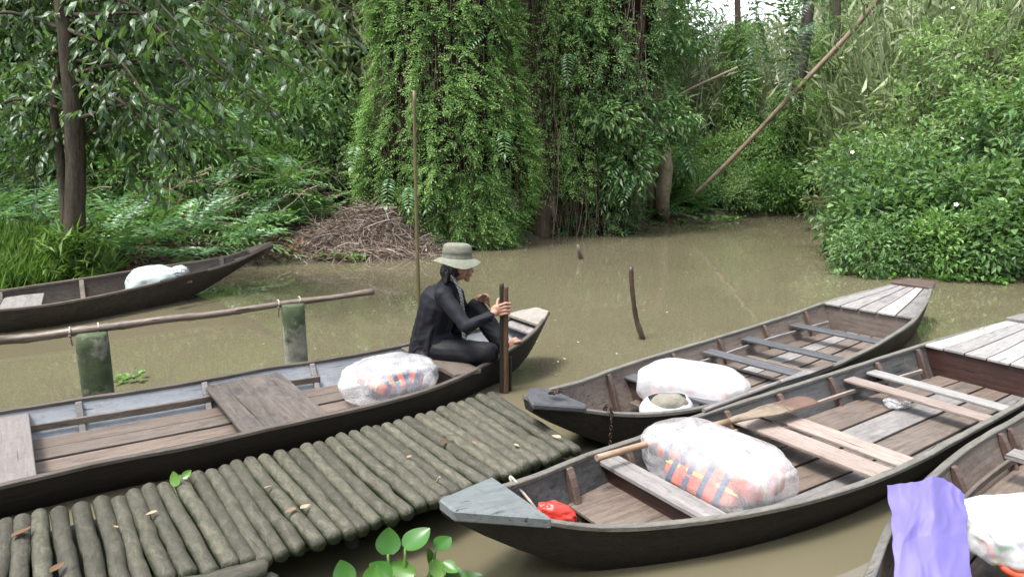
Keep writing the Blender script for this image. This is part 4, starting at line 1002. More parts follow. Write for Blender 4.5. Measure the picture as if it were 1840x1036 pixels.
FV = [forest_variant(1, 9), forest_variant(2, 10), forest_variant(3, 8)]
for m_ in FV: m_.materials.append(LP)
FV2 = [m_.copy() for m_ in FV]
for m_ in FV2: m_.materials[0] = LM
tk = mesh_pd('trunk', *tube_data([(0, 0, -.3), (.1, 0, 3), (-.1, .1, 6), (0, 0, 8.5)], [.22, .18, .12, .05], 8)); tk.materials.append(bark)
far_spots = [(-13, 13, 1), (-11, 16, 0), (-8.7, 17.5, 1), (-6.4, 18.2, 0), (-4.4, 18.8, 1), (-2.6, 19, 0), (-.8, 18.6, 1), (1.2, 19.2, 1), (2.6, 22.5, 1), (-15, 19, 0), (-12, 22, 1), (-8, 23, 0), (-4, 24, 1), (0.2, 24, 0), (5, 29, 0), (9, 30, 0), (13, 29, 0), (17, 27, 0), (21, 26, 0), (14, 21.0, 0), (18, 15.5, 0), (19, 20, 0), (16, 24, 0), (14.5, 11, 0), (19, 11, 0), (-17, 10, 1), (-21, 15, 0), (24, 20, 0), (2, 31, 0), (-6, 31, 0), (-14, 30, 0), (27, 30, 0)]
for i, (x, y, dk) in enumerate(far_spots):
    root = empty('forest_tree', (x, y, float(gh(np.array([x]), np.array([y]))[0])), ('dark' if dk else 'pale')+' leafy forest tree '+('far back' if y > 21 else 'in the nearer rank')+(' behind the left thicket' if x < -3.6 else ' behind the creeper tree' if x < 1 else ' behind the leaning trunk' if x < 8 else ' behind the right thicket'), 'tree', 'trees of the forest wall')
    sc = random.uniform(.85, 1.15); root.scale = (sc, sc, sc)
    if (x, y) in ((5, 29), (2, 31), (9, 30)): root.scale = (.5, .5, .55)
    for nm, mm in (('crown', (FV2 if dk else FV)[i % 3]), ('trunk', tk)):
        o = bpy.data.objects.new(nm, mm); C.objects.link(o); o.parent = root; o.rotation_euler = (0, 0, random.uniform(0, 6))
# trees behind the camera that shade the jetty side
for i, (x, y) in enumerate(((-10, -3), (-4, -8), (2, -8), (10, -3), (-3, -12), (5, -12))):
    root = empty('bank_tree', (x, y, -.1), 'leafy tree on the near bank behind the viewer', 'tree', 'trees on the near bank')
    for nm, mm in (('crown', FV2[i % 3]), ('trunk', tk)):
        o = bpy.data.objects.new(nm, mm); C.objects.link(o); o.parent = root; o.rotation_euler = (0, 0, random.uniform(0, 6))
# ================================================================== undergrowth bushes
def bush_variant(n, L, Wd, mat, tb, rad=(.9, .8, .75), hang_=.15, clumps=60, quad=False):
    lb = LB(); leafy(lb, (0, 0, rad[2]*.75), rad, n, L, Wd, clumps=clumps, csize=.2, tb=tb, shell=.45, hang_=hang_, quad=quad)
    c = rng.uniform(-.12, .12, (40, 3)); c[:, 2] = 0; e = unit(R_(40)+np.array([0, 0, 1.]))*np.array(rad)*1.1
    cur = np.stack([c+e*t+np.array([0, 0, .15])*t for t in np.linspace(0, 1, 4)], 1); lb2 = LB(); lb2.tubes(cur, .01, .003, .4)
    a = lb.mesh('foliage'); a.materials.append(mat); b_ = lb2.mesh('stems'); b_.materials.append(TW); return a, b_
BV = [bush_variant(3200, .11, .045, LM, .5), bush_variant(3000, .13, .05, LG, .45), bush_variant(2800, .15, .04, LM, .35), bush_variant(3000, .10, .045, LP, .5), bush_variant(2600, .13, .05, LD, .5), bush_variant(1700, .14, .07, LM, .45)]
def place_bush(v, x, y, s, lab, group, z=None, sz=1.0):
    z0 = float(gh(np.array([x]), np.array([y]))[0]) if z is None else z
    root = empty('shrub', (x, y, max(z0, -.05)), lab, 'shrub', group); root.scale = (s, s, s*sz); root.rotation_euler = (0, 0, random.uniform(0, 6))
    for nm, mm in (('foliage', BV[v][0]), ('stems', BV[v][1])):
        o = bpy.data.objects.new(nm, mm); C.objects.link(o); o.parent = root
KD = ['mid green small leaved', 'bright green', 'dark long leaved', 'pale green', 'glossy dark', 'broad leaved']
def wx(x, y):
    u = 920+FPX*x/(y*.98)
    return 'left of the slim trunk' if u < 110 else 'just right of the slim trunk' if u < 330 else 'above the left boat bow' if u < 520 else 'beside the black hollow'
def wc(x, y):
    u = 920+FPX*x/(y*.98)
    return 'right of the pale double trunk' if u < 1290 else 'under the middle of the leaning trunk' if u < 1400 else 'beside the creeper wrapped trunk' if u < 1480 else 'behind the tip of the right thicket'
spots = []
for k in range(64):
    x = random.uniform(-11, -2.7); y = random.uniform(12.9, 16.6)
    if -3.35 < x < -2.35 and y < 14.6: continue
    if sdist([x], [y])[0] < 1.9: continue
    spots.append((x, y))
for x, y in spots:
    vv = random.choice([0, 1, 1, 3, 2]); fr = 'in front of' if y < 14.3 else 'deep in'
    place_bush(vv, x, y, random.uniform(.7, 1.25), KD[vv]+' shrub '+fr+' left thicket '+wx(x, y), 'shrubs of the left thicket', sz=random.uniform(.9, 1.7), z=float(gh([x], [y])[0])+random.uniform(0, 1.0)*(y-12.7)*.35)
for k in range(46):
    x = random.uniform(2.6, 10.5); y = 18.0+max(0, (x-5))*.32+random.uniform(-.9, 2.4)
    if sdist([x], [y])[0] < .15: continue
    vv = random.choice([1, 1, 0, 3]); place_bush(vv, x, y, random.uniform(.55, 1.0), KD[vv]+' shrub on the far bank '+wc(x, y), 'shrubs under the leaning trunk', z=float(gh([x], [y])[0])+random.uniform(0, 1.0)*max(0, y-18.5)*.6)
# hollow: dark lump added as its shade, between the thicket and the creeper tree
lumps_o = lumps('hollow_shade_lump', None, -3.0, 15.0, [(0, 1.0, .5), (1.2, 1.0, .5), (2.2, .7, .5), (2.6, .2, .2)], core_m, 21, amp=.15); props(lumps_o, 'dark lump added for the shade of the hollow between the left thicket and the bright creeper tree', 'thicket')
# ================================================================== thicket on the right bank
def big_bush(cx, cy, label, blobs, mat, leafL, leafW, flowers=0, seed=0, nleaf=150, tb=.5):
    root = empty('leafy_bush', (cx, cy, 0), label, 'bush', 'bushes of the right hand thicket')
    lb = LB()
    for (dx, dy, z, rx, ry, rz, n) in blobs:
        leafy(lb, (cx+dx, cy+dy, z), (rx*1.05, ry, rz*1.05), int(n*.92), leafL, leafW, clumps=75, csize=.17, tb=tb, shell=.45, up=.75, hang_=.1)
    V = np.concatenate(lb.V)
    lb.obj('foliage', mat, root, kind='stuff')
    tw = LB()
    for q, (dx, dy, z, rx, ry, rz, n) in enumerate(blobs):
        if seed in (1, 2) and q < 2: lumps('inner_shade_body', root, cx+dx, cy+dy, [(max(-.05, z-rz*.8), rx*.5, ry*.4), (z-rz*.1, rx*.5, ry*.4), (z+rz*.25, rx*.3, ry*.25), (z+rz*.35, .1, .1)], core_m, q+seed*5, 10, 14, .12)  # dark body added so gaps between the leaves look shaded
        m = 90; e = unit(R_(m)+np.array([0, -.2, .5])); p0 = np.array([cx+dx, cy+dy, max(0, z-rz*.8)])+R_(m, .15)
        cur = np.stack([p0+e*np.array([rx, ry, rz])*t+np.array([0, 0, -.12])*t*t for t in np.linspace(0, 1.05, 5)], 1); tw.tubes(cur, .014, .003, rng.uniform(.2, .7, m))
    tw.obj('branches', TW, root, kind='stuff')
    # single large leaves at the outer, camera-facing skin
    vs_m = []
    for q in range(4):
        l = LB(); l.add(np.zeros((1, 3)), np.array([[1., 0, 0]]), np.array([[0, 0, 1.]]), leafL*1.25, leafW*1.35, .35+.2*q, quad=True, droop=.15); mm = l.mesh('leaf'); mm.materials.append(mat); vs_m.append(mm)
    for q in range(nleaf):
        dx, dy, z, rx, ry, rz, n = random.choice(blobs)
        th = random.uniform(-math.pi*.98, -math.pi*.02); ph = random.uniform(-.5, 1.0)
        d = Vector((math.cos(th)*math.cos(ph), math.sin(th)*math.cos(ph), math.sin(ph)))
        p = Vector((cx+dx+d.x*rx*1.08, cy+dy+d.y*ry*1.08, max(.03, z+d.z*rz*1.08)))
        Rm = (d+Vector((random.uniform(-.7, .7), random.uniform(-.7, .3), random.uniform(-.5, .3)))).normalized().to_track_quat('X', 'Z').to_matrix()
        link('leaf', vs_m[q % 4], None, root, p, Rm @ Matrix.Rotation(random.uniform(-.6, .6), 3, 'X'))
    if flowers:
        fl = []; 
        for k in range(5):
            a = 2*math.pi*k/5; c_, s_ = math.cos(a), math.sin(a); fl.append((c_, s_))
        vs = [(0, 0, 0)]; fs = []
        for k, (c_, s_) in enumerate(fl):
            b0 = len(vs); vs += [(c_*.02-s_*.011, s_*.02+c_*.011, .005), (c_*.034, s_*.034, .003), (c_*.02+s_*.011, s_*.02-c_*.011, .005)]; fs.append((0, b0+2, b0+1, b0))
        fm = mesh_pd('flower', vs, fs); fm.materials.append(M['petal'])
        for q in range(flowers):
            dx, dy, z, rx, ry, rz, n = random.choice(blobs); th = random.uniform(-2.8, -.4); ph = random.uniform(-.2, .9)
            d = Vector((math.cos(th)*math.cos(ph), math.sin(th)*math.cos(ph), math.sin(ph))); p = Vector((cx+dx+d.x*rx*1.16, cy+dy+d.y*ry*1.16, z+d.z*rz*1.16))
            link('flower', fm, None, root, p, (d+Vector((0, -.5, .5))).normalized().to_track_quat('Z', 'Y').to_matrix())
    return root
M['petal'] = simple('white petals', (.75, .75, .72), .6, .2)
big_bush(6.3, 10.9, 'green leafy bush overhanging the water at the tip of the right bank', [(-.55, .1, .45, 1.05, .8, .6, 3600), (.6, -.15, .7, 1.2, .85, .85, 4200), (-.1, 1.0, 1.1, 1.3, 1.0, .9, 3600)], LM, .125, .062, 5, 1, 140, .47)
big_bush(8.2, 10.0, 'dense green bush with white flowers at the right edge behind the stern decks', [(-.6, .0, .7, 1.3, .9, .95, 5200), (.8, -.4, .8, 1.5, 1.0, 1.1, 4600), (.2, 1.3, 1.9, 1.8, 1.1, 1.1, 4600)], LM, .13, .066, 9, 2, 150, .5)
big_bush(9.2, 12.6, 'pale green bush rising high behind the white flowered one', [(-1.5, .3, 1.7, 1.5, 1.0, 1.2, 3800), (.6, -.2, 2.4, 1.9, 1.1, 1.3, 4200), (-.4, .6, 3.2, 1.9, 1.0, 1.0, 3400)], LP, .11, .05, 3, 3, 60, .45)
big_bush(7.6, 14.6, 'bushy pale growth farther back where the channel bends away', [(-.6, 0, 1.0, 1.1, 1.0, 1.2, 3000), (.8, .3, 2.0, 1.4, 1.0, 1.5, 3400), (1.9, .6, 3.3, 1.7, 1.0, 1.2, 2800)], LP, .12, .05, 0, 4, 30, .5)
for k in range(11):
    t = k/10; x = 4.95+5.0*t; y = 10.0-.25*t-2.1*t*t+(.15 if k % 2 else 0); vv = (5, 5, 1, 5)[k % 4]
    place_bush(vv, x, y, random.uniform(.5, .8), KD[vv]+' bush trailing in water '+('at the tip of the right bank' if t < .35 else 'behind a boat stern' if t < .65 else 'near the right edge'), 'low bushes along the right waterline', z=-.05)
# reeds rising over the right thicket
lb = LB(); n = 2600; X = rng.uniform(7.5, 15, n); Y = rng.uniform(14.2, 18, n); Z = gh(X, Y); h = rng.uniform(3.0, 5.6, n); base = np.stack([X, Y, Z], 1); lean = R_(n, .2); lean[:, 2] = 0
c = np.stack([base+np.array([0, 0, 1.])*(h*t)[:, None]+lean*(h*t*t)[:, None] for t in np.linspace(0, 1, 4)], 1); lb.tubes(c, .013, .005, rng.uniform(.1, .8, n))
m_ = 16000; idx = rng.integers(0, n, m_); t = rng.uniform(.3, 1, m_); Pn = base[idx]+np.array([0, 0, 1.])*(h[idx]*t)[:, None]+lean[idx]*(h[idx]*t*t)[:, None]
lb.add(Pn, R_(m_, .5)+np.array([0, 0, .45]), R_(m_, .6)+np.array([0, -.6, .4]), rng.uniform(.25, .6, m_), rng.uniform(.02, .035, m_), rng.uniform(.05, .9, m_), droop=.35)
o = lb.obj('reed_bed', LR, None); props(o, 'tall thin reeds standing above the right hand thicket', 'reeds', kind='stuff')
# ================================================================== left bank: litter, grass, ferns
lb = LB(); n = 26000; X = rng.uniform(-12, -1.0, n); Y = rng.uniform(7.5, 15, n); sd_ = sdist(X, Y); k = sd_ > .02; X, Y = X[k], Y[k]; n = len(X)
lb.add(np.stack([X, Y, gh(X, Y)+rng.uniform(.0, .05, n)], 1), R_(n)*np.array([1, 1, .3]), R_(n, .4)+np.array([0, 0, 1.]), rng.uniform(.05, .14, n), rng.uniform(.025, .06, n), rng.beta(1.6, 2.4, n), droop=.1)
o = lb.obj('leaf_litter', M['litter'], None); props(o, 'brown dead leaves covering the left bank between the ferns', 'leaf litter', kind='stuff')
GR = leafmat('fresh grass', [(0, (.03, .07, .012)), (.5, (.12, .22, .045)), (1, (.26, .40, .11))], .5, .4)
lb = LB(); n = 26000; X = rng.uniform(-8.4, -5.0, n); Y = rng.uniform(7.0, 9.6, n); sd_ = sdist(X, Y); k = (sd_ > -.05) & (X < -5.35+.25*np.sin(Y*3)); X, Y = X[k], Y[k]; n = len(X)
hg = rng.uniform(.14, .42, n)
lb.add(np.stack([X, Y, gh(X, Y)-.01], 1), R_(n, .4)+np.array([0, 0, 1.]), R_(n, .6)+np.array([0, -1, .2]), hg, rng.uniform(.009, .016, n), rng.uniform(.1, 1, n), droop=.3, quad=False)
o = lb.obj('grass', GR, None); props(o, 'fresh green grass on the bank at the left edge', 'grass', kind='stuff')
def fern_variant(seed, nf=13, L=.5, ll=.22, lw=.052, pairs=6):
    lb = LB(); a = rng.uniform(0, 2*math.pi, nf); e = rng.uniform(.25, 1.1, nf)
    D = np.stack([np.cos(a)*np.cos(e), np.sin(a)*np.cos(e), np.sin(e)], 1); Nn = np.stack([-np.cos(a)*np.sin(e), -np.sin(a)*np.sin(e), np.cos(e)], 1)
    p = np.zeros((nf, 3)); p[:, 2] = rng.uniform(0, .25, nf); p[:, :2] = rng.normal(0, .08, (nf, 2))
    lb.sprays(p, D, Nn, rng.uniform(.7, 1.15, nf)*L, pairs, ll, lw, rng.uniform(.25, .75, nf), droop=.5, quad=True)
    m = lb.mesh('fronds'); m.materials.append(LF); return m
FVs = [fern_variant(1), fern_variant(2, 15, .5, .2, .05, 6), fern_variant(3, 12, .66, .2, .045, 8)]
def fern(v, x, y, s, lab, grp='ferns on the left bank', z=None):
    z0 = float(gh([x], [y])[0]) if z is None else z
    o = bpy.data.objects.new('fern', FVs[v]); C.objects.link(o); o.location = (x, y, z0); o.scale = (s,)*3; o.rotation_euler = (random.uniform(-.2, .1), 0, random.uniform(0, 6)); props(o, lab, 'fern', grp)
pts = []
for k in range(900):
    x = random.uniform(-11, -3.0); y = random.uniform(8.8, 13.0)
    s_ = sdist([x], [y])[0]
    if s_ < .25 or (x < -5.2 and y < 9.6): continue
    if -3.6 < x < -1.0 and y < 12.4: continue
    if abs(x+5.43) < .25 and abs(y-8.9) < .4: continue
    if min([((x-a)**2+(y-b)**2) for a, b in pts]+[9]) < .2: continue
    pts.append((x, y))
for (x, y) in pts[:100]: fern(random.randint(0, 2), x, y, random.uniform(.75, 1.2), 'dark glossy fern '+('low by the water ' if sdist([x], [y])[0] < 1.2 else 'higher up the left bank ')+wx(x, y))
for k in range(26):
    x = random.uniform(2.2, 8); y = 14.9+(x-1.7)*.72+random.uniform(.3, .9)
    if sdist([x], [y])[0] > .05: fern(random.randint(0, 2), x, y, random.uniform(.8, 1.2), 'fern hanging low over the waterline of the far bank', 'ferns of the far waterline')
for x, y, Y in ((530, 335, 12.4), (470, 300, 12.6), (500, 352, 12.2), (400, 345, 12.4), (455, 245, 12.8), (60, 290, 12.5)):
    q = PY(x, y, Y); fern(2, q.x, q.y, 1.0, 'fern standing out high on the left thicket', 'ferns high in the left thicket', z=q.z)
# pale dead sticks on the bank top
lb = LB(); n = 260; p = np.stack([rng.uniform(-10, -3, n), rng.uniform(11.5, 13.2, n), rng.uniform(.7, 1.4, n)], 1); e = unit(R_(n)*np.array([1, .5, .4])); cur = np.stack([p+e*t*rng.uniform(.3, .5)+np.array([0, 0, -.08])*t*t+R_(n, .015) for t in np.linspace(0, 1.6, 4)], 1); lb.tubes(cur, .009, .003, rng.uniform(.5, 1, n))
o = lb.obj('dead_sticks', TW, None); props(o, 'tangle of pale dead sticks on top of the left bank', 'sticks', kind='stuff')
# brush pile
bp = empty('brush_pile', (-2.35, 12.1, 0), 'heap of dry brown twigs and roots at the waterline left of the green creeper tree', 'brush pile')
BT = leafmat('dry pinkish twigs', [(0, (.045, .028, .02)), (.5, (.15, .115, .092)), (1, (.38, .32, .27))], .85, 0, .2)
def moundz(x, y):
    return np.maximum(0, .62*np.exp(-(((x+2.25)/.72)**2+((y-12.2)/.55)**2))+.25*np.exp(-(((x+3.2)/.45)**2+((y-11.7)/.5)**2)))
mx, my = np.meshgrid(np.linspace(-4.1, -.7, 60), np.linspace(10.7, 13.4, 46)); mz = moundz(mx, my)*.9+.05*np.sin(mx*9)*np.sin(my*8)*moundz(mx, my)-.03
ii = np.arange(mx.size).reshape(mx.shape); fq = np.stack([ii[:-1, :-1].ravel(), ii[:-1, 1:].ravel(), ii[1:, 1:].ravel(), ii[1:, :-1].ravel()], 1)
link('soil_mound', np_mesh('soil_mound', np.stack([mx.ravel(), my.ravel(), mz.ravel()], 1), fq, 4, True), mg, bp)
lb = LB(); n = 4600; x = np.concatenate([rng.normal(-2.25, .44, n*3//4), rng.normal(-3.0, .28, n-n*3//4)]); y = rng.normal(11.95, .4, n); z = moundz(x, y)+rng.uniform(-.03, .14, n)
p = np.stack([x, y, z], 1); e = unit(R_(n)*np.array([1, .7, .35])); b2 = R_(n, .12); ln = rng.uniform(.12, .45, n)[:, None]
cur = np.stack([p+e*ln*t+b2*(t*t)*ln*1.6-np.array([0, 0, .10])*abs(t)**2 for t in np.linspace(-1, 1, 6)], 1); cur[:, :, 2] = np.maximum(cur[:, :, 2], -.02)
lb.tubes(cur, .0048, .003, rng.beta(2, 2, n)); lb.obj('twigs', BT, bp, kind='stuff')
lb = LB(); n = 900; x = rng.normal(-2.5, .5, n); y = rng.normal(11.8, .35, n); lb.add(np.stack([x, y, moundz(x, y)+.06], 1), R_(n), R_(n, .5)+np.array([0, -.5, 1.]), rng.uniform(.05, .11, n), rng.uniform(.03, .05, n), rng.uniform(.3, 1, n), droop=.1); lb.obj('dead_leaves', M['litter'], bp, kind='stuff')
for a_, b_ in (((640, 425, 11.5), (655, 395, 11.7)), ((610, 380, 12), (660, 372, 12)), ((700, 400, 11.6), (690, 372, 11.8)), ((655, 410, 11.5), (720, 392, 11.6)), ((560, 430, 11.3), (610, 420, 11.3))):
    tube('pale_stick', M['oldgrey'], bp, spl([PY(*a_), (PY(*a_)+PY(*b_))/2+Vector((0, 0, .03)), PY(*b_)], 6), .011, 6, wob=.2)
# ================================================================== overhanging tree at the left
lt = empty('overhanging_tree', (-5.4, 8.85, .1), 'slim trunked tree with dark drooping leaves leaning over the left boat', 'tree')
T0 = [P(132, 502, .12), PY(134, 420, 8.85), PY(136, 300, 8.85), PY(132, 200, 8.8), PY(122, 90, 8.8), PY(112, -20, 8.8), PY(95, -200, 8.8)]
trunk('trunk', lt, [T0[0]-Vector((0, 0, .3))]+T0, .128, .085, bark, 14, .2, 30, 4)
T1 = [P(122, 495, .12), PY(118, 400, 8.95), PY(108, 280, 8.95), PY(98, 200, 8.9), PY(110, 100, 8.9), PY(140, -60, 8.9)]
trunk('trunk', lt, T1, .06, .035, bark, 9, .2, 22, 7)
trunk('trunk', lt, [P(150, 497, .12), PY(160, 470, 8.8), PY(168, 445, 8.75)], .03, .012, bark, 7, .3, 8, 9)
lb = LB(); n = 900; p = np.stack([rng.normal(-5.4, .16, n), rng.normal(8.8, .14, n), rng.uniform(.15, .75, n)], 1); lb.add(p, R_(n, .5)+np.array([0, -.4, .2]), R_(n)+np.array([0, -1, .5]), rng.uniform(.1, .25, n), .012, rng.uniform(.2, .8, n), droop=.4); lb.obj('moss_and_weeds', GR, lt, kind='stuff')
br = []  # branches: (start, end px)
targets = [(600, 60, 7.6), (560, 150, 7.6), (520, 230, 7.9), (430, 300, 8.0), (350, 330, 8.2), (250, 320, 8.3), (190, 280, 8.2), (470, 90, 7.0), (380, 180, 7.2), (300, 240, 7.6), (540, 20, 7.2), (620, -60, 7.4), (430, -40, 6.6), (330, 60, 6.6), (250, 130, 7.0), (60, 250, 8.4), (10, 200, 8.2), (-60, 280, 8.6), (40, 100, 7.8), (-80, 120, 8.0), (100, 30, 7.4), (200, 10, 7.0), (10, 30, 7.4), (180, 190, 7.6), (330, 290, 8.8), (480, 200, 8.6), (400, 60, 8.2), (560, 90, 8.8), (-100, 20, 7.6), (280, -60, 6.6), (520, -120, 7.0), (230, 230, 8.9), (60, 320, 8.9), (380, 120, 9.2), (640, 30, 8.4), (420, 250, 8.8), (150, 100, 7.6)]
anchor = []
bl = LB(); LP0 = []; LD0 = []
for i, (x, y, Y) in enumerate(targets):
    if x < 260: Y = max(Y, 9.2)
    e = PY(x, y, Y); z0 = min(5.2, max(1.7, e.z+.35+random.uniform(0, .9))); tt = (z0-.12)/(T0[-1].z-.12)
    s0 = Vector((np.interp(z0, [p_.z for p_ in T0], [p_.x for p_ in T0]), np.interp(z0, [p_.z for p_ in T0], [p_.y for p_ in T0]), z0))
    mid = (s0*.45+e*.55)+Vector((0, 0, .28+random.uniform(-.1, .2)))
    cv = spl([s0, mid, e+Vector((0, 0, .05))], 14)
    tube('branch', bark, lt, cv, list(np.linspace(.028, .006, 14)), 6, wob=.2, seed=i)
    for k in range(3, 14):
        for q in range(2):
            dirn = Vector((random.uniform(-1, 1), random.uniform(-1, 1), random.uniform(-.6, .25))).normalized(); ln = random.uniform(.25, .6)
            tw = [cv[k], cv[k]+dirn*ln*.5+Vector((0, 0, -.02)), cv[k]+dirn*ln+Vector((0, 0, -.12))]
            bl.tubes(np.array([[tuple(v_) for v_ in tw]]), .005, .002, .25)
            for j in range(8):
                t = (j+1)/8; b_ = tw[0].lerp(tw[1], t*2) if t < .5 else tw[1].lerp(tw[2], t*2-1)
                if random.random() < .18: continue
                LP0.append(tuple(b_)); sd2 = random.choice((-1, 1)); d2 = dirn*.5+Vector((-dirn.y, dirn.x, 0))*sd2*.7+Vector((0, 0, -.75)); LD0.append(tuple(d2))
bl.obj('twigs', TW, lt, kind='stuff')
LP0 = np.array(LP0); LD0 = np.array(LD0)+R_(len(LP0), .22)
NN = unit(R_(len(LP0), .5)+np.array([0, -.35, .75])); LL = rng.uniform(.10, .17, len(LP0))
near = np.argsort(LP0[:, 1]-.3*LL*10); vis = [i for i in near if True][:300]
vm = []
for q in range(6):
    l = LB(); l.add(np.zeros((1, 3)), np.array([[1., 0, 0]]), np.array([[0, 0, 1.]]), .15, .052+.006*(q % 3), .15+.13*q, quad=True, droop=.12); mm = l.mesh('leaf'); mm.materials.append(LD); vm.append(mm)
for j, i in enumerate(vis):
    d = Vector(LD0[i]).normalized(); n_ = Vector(NN[i]); y_ = n_.cross(d).normalized(); z_ = d.cross(y_)
    link('leaf', vm[j % 6], None, lt, Vector(LP0[i]), Matrix((d, y_, z_)).transposed())
rest = np.setdiff1d(np.arange(len(LP0)), vis)
lb = LB(); lb.add(LP0[rest], LD0[rest], NN[rest], LL[rest], LL[rest]*.36, np.clip(rng.beta(1.6, 2.2, len(rest)), 0, 1), quad=True, droop=.12); lb.obj('foliage', LD, lt, kind='stuff')
# ================================================================== floating plants
HY = leafmat('water hyacinth leaves', [(0, (.018, .06, .012)), (.5, (.04, .13, .02)), (1, (.12, .24, .045))], .22, .25, .6)
def spoon(name, parent, base, tip, L, Wd, face, tint=.5, stem=True):
    """a round glossy blade on a thick stalk"""
    base = Vector(base); tip = Vector(tip)
    vs = []; fs = []; n = 9; m = 6
    for i in range(n+1):
        t = i/n; w = Wd/2*math.sin(math.pi*min(1, .06+.94*t)**.8)**.75 if t < 1 else 0
        for j in range(m+1):
            s = j/m*2-1; vs.append((t*L, s*w, .28*abs(s)**1.6*w+.25*L*(t-.3)**2*(1 if t > .3 else .3)-.1*L*t))
    for i in range(n):
        for j in range(m): a = i*(m+1)+j; fs.append((a, a+m+1, a+m+2, a+1))
    me = mesh_pd(name, vs, fs, True); at = me.attributes.new('tint', 'FLOAT', 'FACE'); at.data.foreach_set('value', [tint]*len(fs)); me.materials.append(HY)
    d, f = Vector(face[0]).normalized(), Vector(face[1]).normalized(); y_ = f.cross(d).normalized(); z_ = d.cross(y_)
    link('leaf_blade', me, None, parent, tip, Matrix((d, y_, z_)).transposed())
    if stem:
        mid = (base+tip)/2+Vector((tip.x-base.x, tip.y-base.y, 0))*.25
        tube('stalk', M['stalk'], parent, spl([base, mid, tip], 8), [.009, .012, .012, .010, .009, .008, .006, .005], 8)
M['stalk'] = simple('green stalk', (.09, .17, .04), .35, .5)
hy = empty('water_hyacinth', P(720, 1050, 0), 'glossy green water hyacinth floating in the dark gap below the jetty', 'water plant')
for (x, y, z, L, Wd, dx, dy, dz, fx, fy, fz, t) in ((697, 995, .20, .105, .10, .0, .35, .9, .15, -.85, .45, .35), (728, 985, .22, .13, .10, .55, .5, .25, -.15, -.5, .85, .5), (783, 985, .17, .09, .075, .5, .6, .1, .2, -.3, .9, .45), (778, 1005, .14, .09, .06, .2, -.2, -.4, .2, -.8, .5, .85), (796, 1010, .12, .08, .055, .6, -.4, -.15, .3, -.7, .7, .6), (745, 1030, .12, .12, .07, -.9, .1, .25, .1, -.8, .6, .7), (700, 1040, .14, .10, .09, -.75, .2, .5, .2, -.7, .6, .45), (625, 1050, .12, .10, .09, -.3, .3, .8, 0, -.7, .6, .4), (668, 1050, .15, .08, .08, .2, .3, .9, -.1, -.9, .4, .6), (800, 1035, .06, .10, .09, .8, -.2, .05, .1, -.4, .9, .3), (780, 1020, .09, .09, .05, -.3, .2, .85, .8, -.5, .3, .5), (832, 1048, .05, .09, .085, .7, .3, .15, 0, -.3, 1, .25)):
    spoon('leaf', hy, P(720+(x-720)*.45, 1075, -.02), P(x, y, z), L, Wd, ((dx, dy, dz), (fx, fy, fz)), t)
hm = []
def floating_variant(seed):
    lb = LB(); n = 26; a = rng.uniform(0, 6.28, n); r = rng.uniform(.03, .2, n)
    lb.add(np.stack([np.cos(a)*r, np.sin(a)*r, rng.uniform(.02, .10, n)], 1), np.stack([np.cos(a), np.sin(a), rng.uniform(-.1, .7, n)], 1), np.array([0, 0, 1.])+R_(n, .4), rng.uniform(.07, .12, n), rng.uniform(.06, .09, n), rng.uniform(.4, 1, n), quad=True, droop=.05)
    m = lb.mesh('leaves'); m.materials.append(HY); return m
FW = [floating_variant(k) for k in range(3)]
def floater(px_, py_, s, lab, grp):
    p = P(px_, py_, 0); o = bpy.data.objects.new('floating_plant', FW[random.randint(0, 2)]); C.objects.link(o); o.location = p; o.scale = (s,)*3; o.rotation_euler.z = random.uniform(0, 6); props(o, lab, 'water plant', grp)
for x, y, s in ((600, 466, 1.1), (622, 468, 1.2), (645, 468, .9), (585, 468, .7)): floater(x, y, s, 'round leaved floating plant in front of the brush pile', 'floating plants below the brush pile')
for x, y, s in ((492, 465, .9), (510, 468, .9), (525, 465, .8), (502, 455, 1)): floater(x, y, s, 'floating plant off the bow of the left boat', 'floating plants off the left bow')
for x, y, s in ((868, 441, 1.2), (888, 442, 1.1), (850, 445, 1), (920, 440, .7), (1180, 405, .7), (1220, 402, 1), (1260, 400, 1.1), (1300, 398, 1.2), (1320, 396, 1), (1000, 425, .7), (1060, 420, .6), (1100, 412, .7)): floater(x, y, s, 'low floating plant along the far waterline', 'floating plants along the far waterline')
for k in range(9):
    x = 1510+k*38+random.uniform(-14, 14); y = 490+.066*(x-1500)+random.uniform(-3, 4); floater(x, y, random.uniform(.5, .8), 'low round leaved plant creeping out over the water below the right thicket', 'plants creeping out from the right bank')
floater(232, 683, .55, 'small green floating plant between the two mossy posts', None)
spv = empty('weed_sprig', P(315, 862, .2), 'bright green weed sprig poking up behind the jetty logs', 'weed')
spoon('leaf', spv, P(318, 876, .2), P(318, 872, .25), .07, .05, ((-.3, .3, .8), (0, -.9, .3)), .9, False); spoon('leaf', spv, P(325, 865, .22), P(328, 858, .27), .05, .035, ((.6, .4, .5), (0, -.8, .4)), .8, False)
# debris floating on the water
lb = LB(); n = 210; px_ = rng.uniform(430, 1840, n); py_ = rng.uniform(400, 720, n); pp_ = np.array([tuple(P(float(a), float(b_), .004)) for a, b_ in zip(px_, py_)])
k = (sdist(pp_[:, 0], pp_[:, 1]) < -.05) & np.array([not any(inpoly(a[0], a[1], h) for h in HOLES) for a in pp_]); pp_ = pp_[k]; n = len(pp_)
lb.add(pp_, R_(n)*np.array([1, 1, .02]), np.array([0, 0, 1.])+R_(n, .05), rng.uniform(.015, .055, n), rng.uniform(.008, .022, n), rng.uniform(.1, 1, n), droop=0, fold=.03)
o = lb.obj('floating_debris', leafmat('floating bits', [(0, (.05, .035, .02)), (.6, (.2, .2, .08)), (1, (.5, .48, .38))], .6, 0, .3), None); props(o, 'scattered leaf bits and specks floating on the brown water', 'debris', kind='stuff')
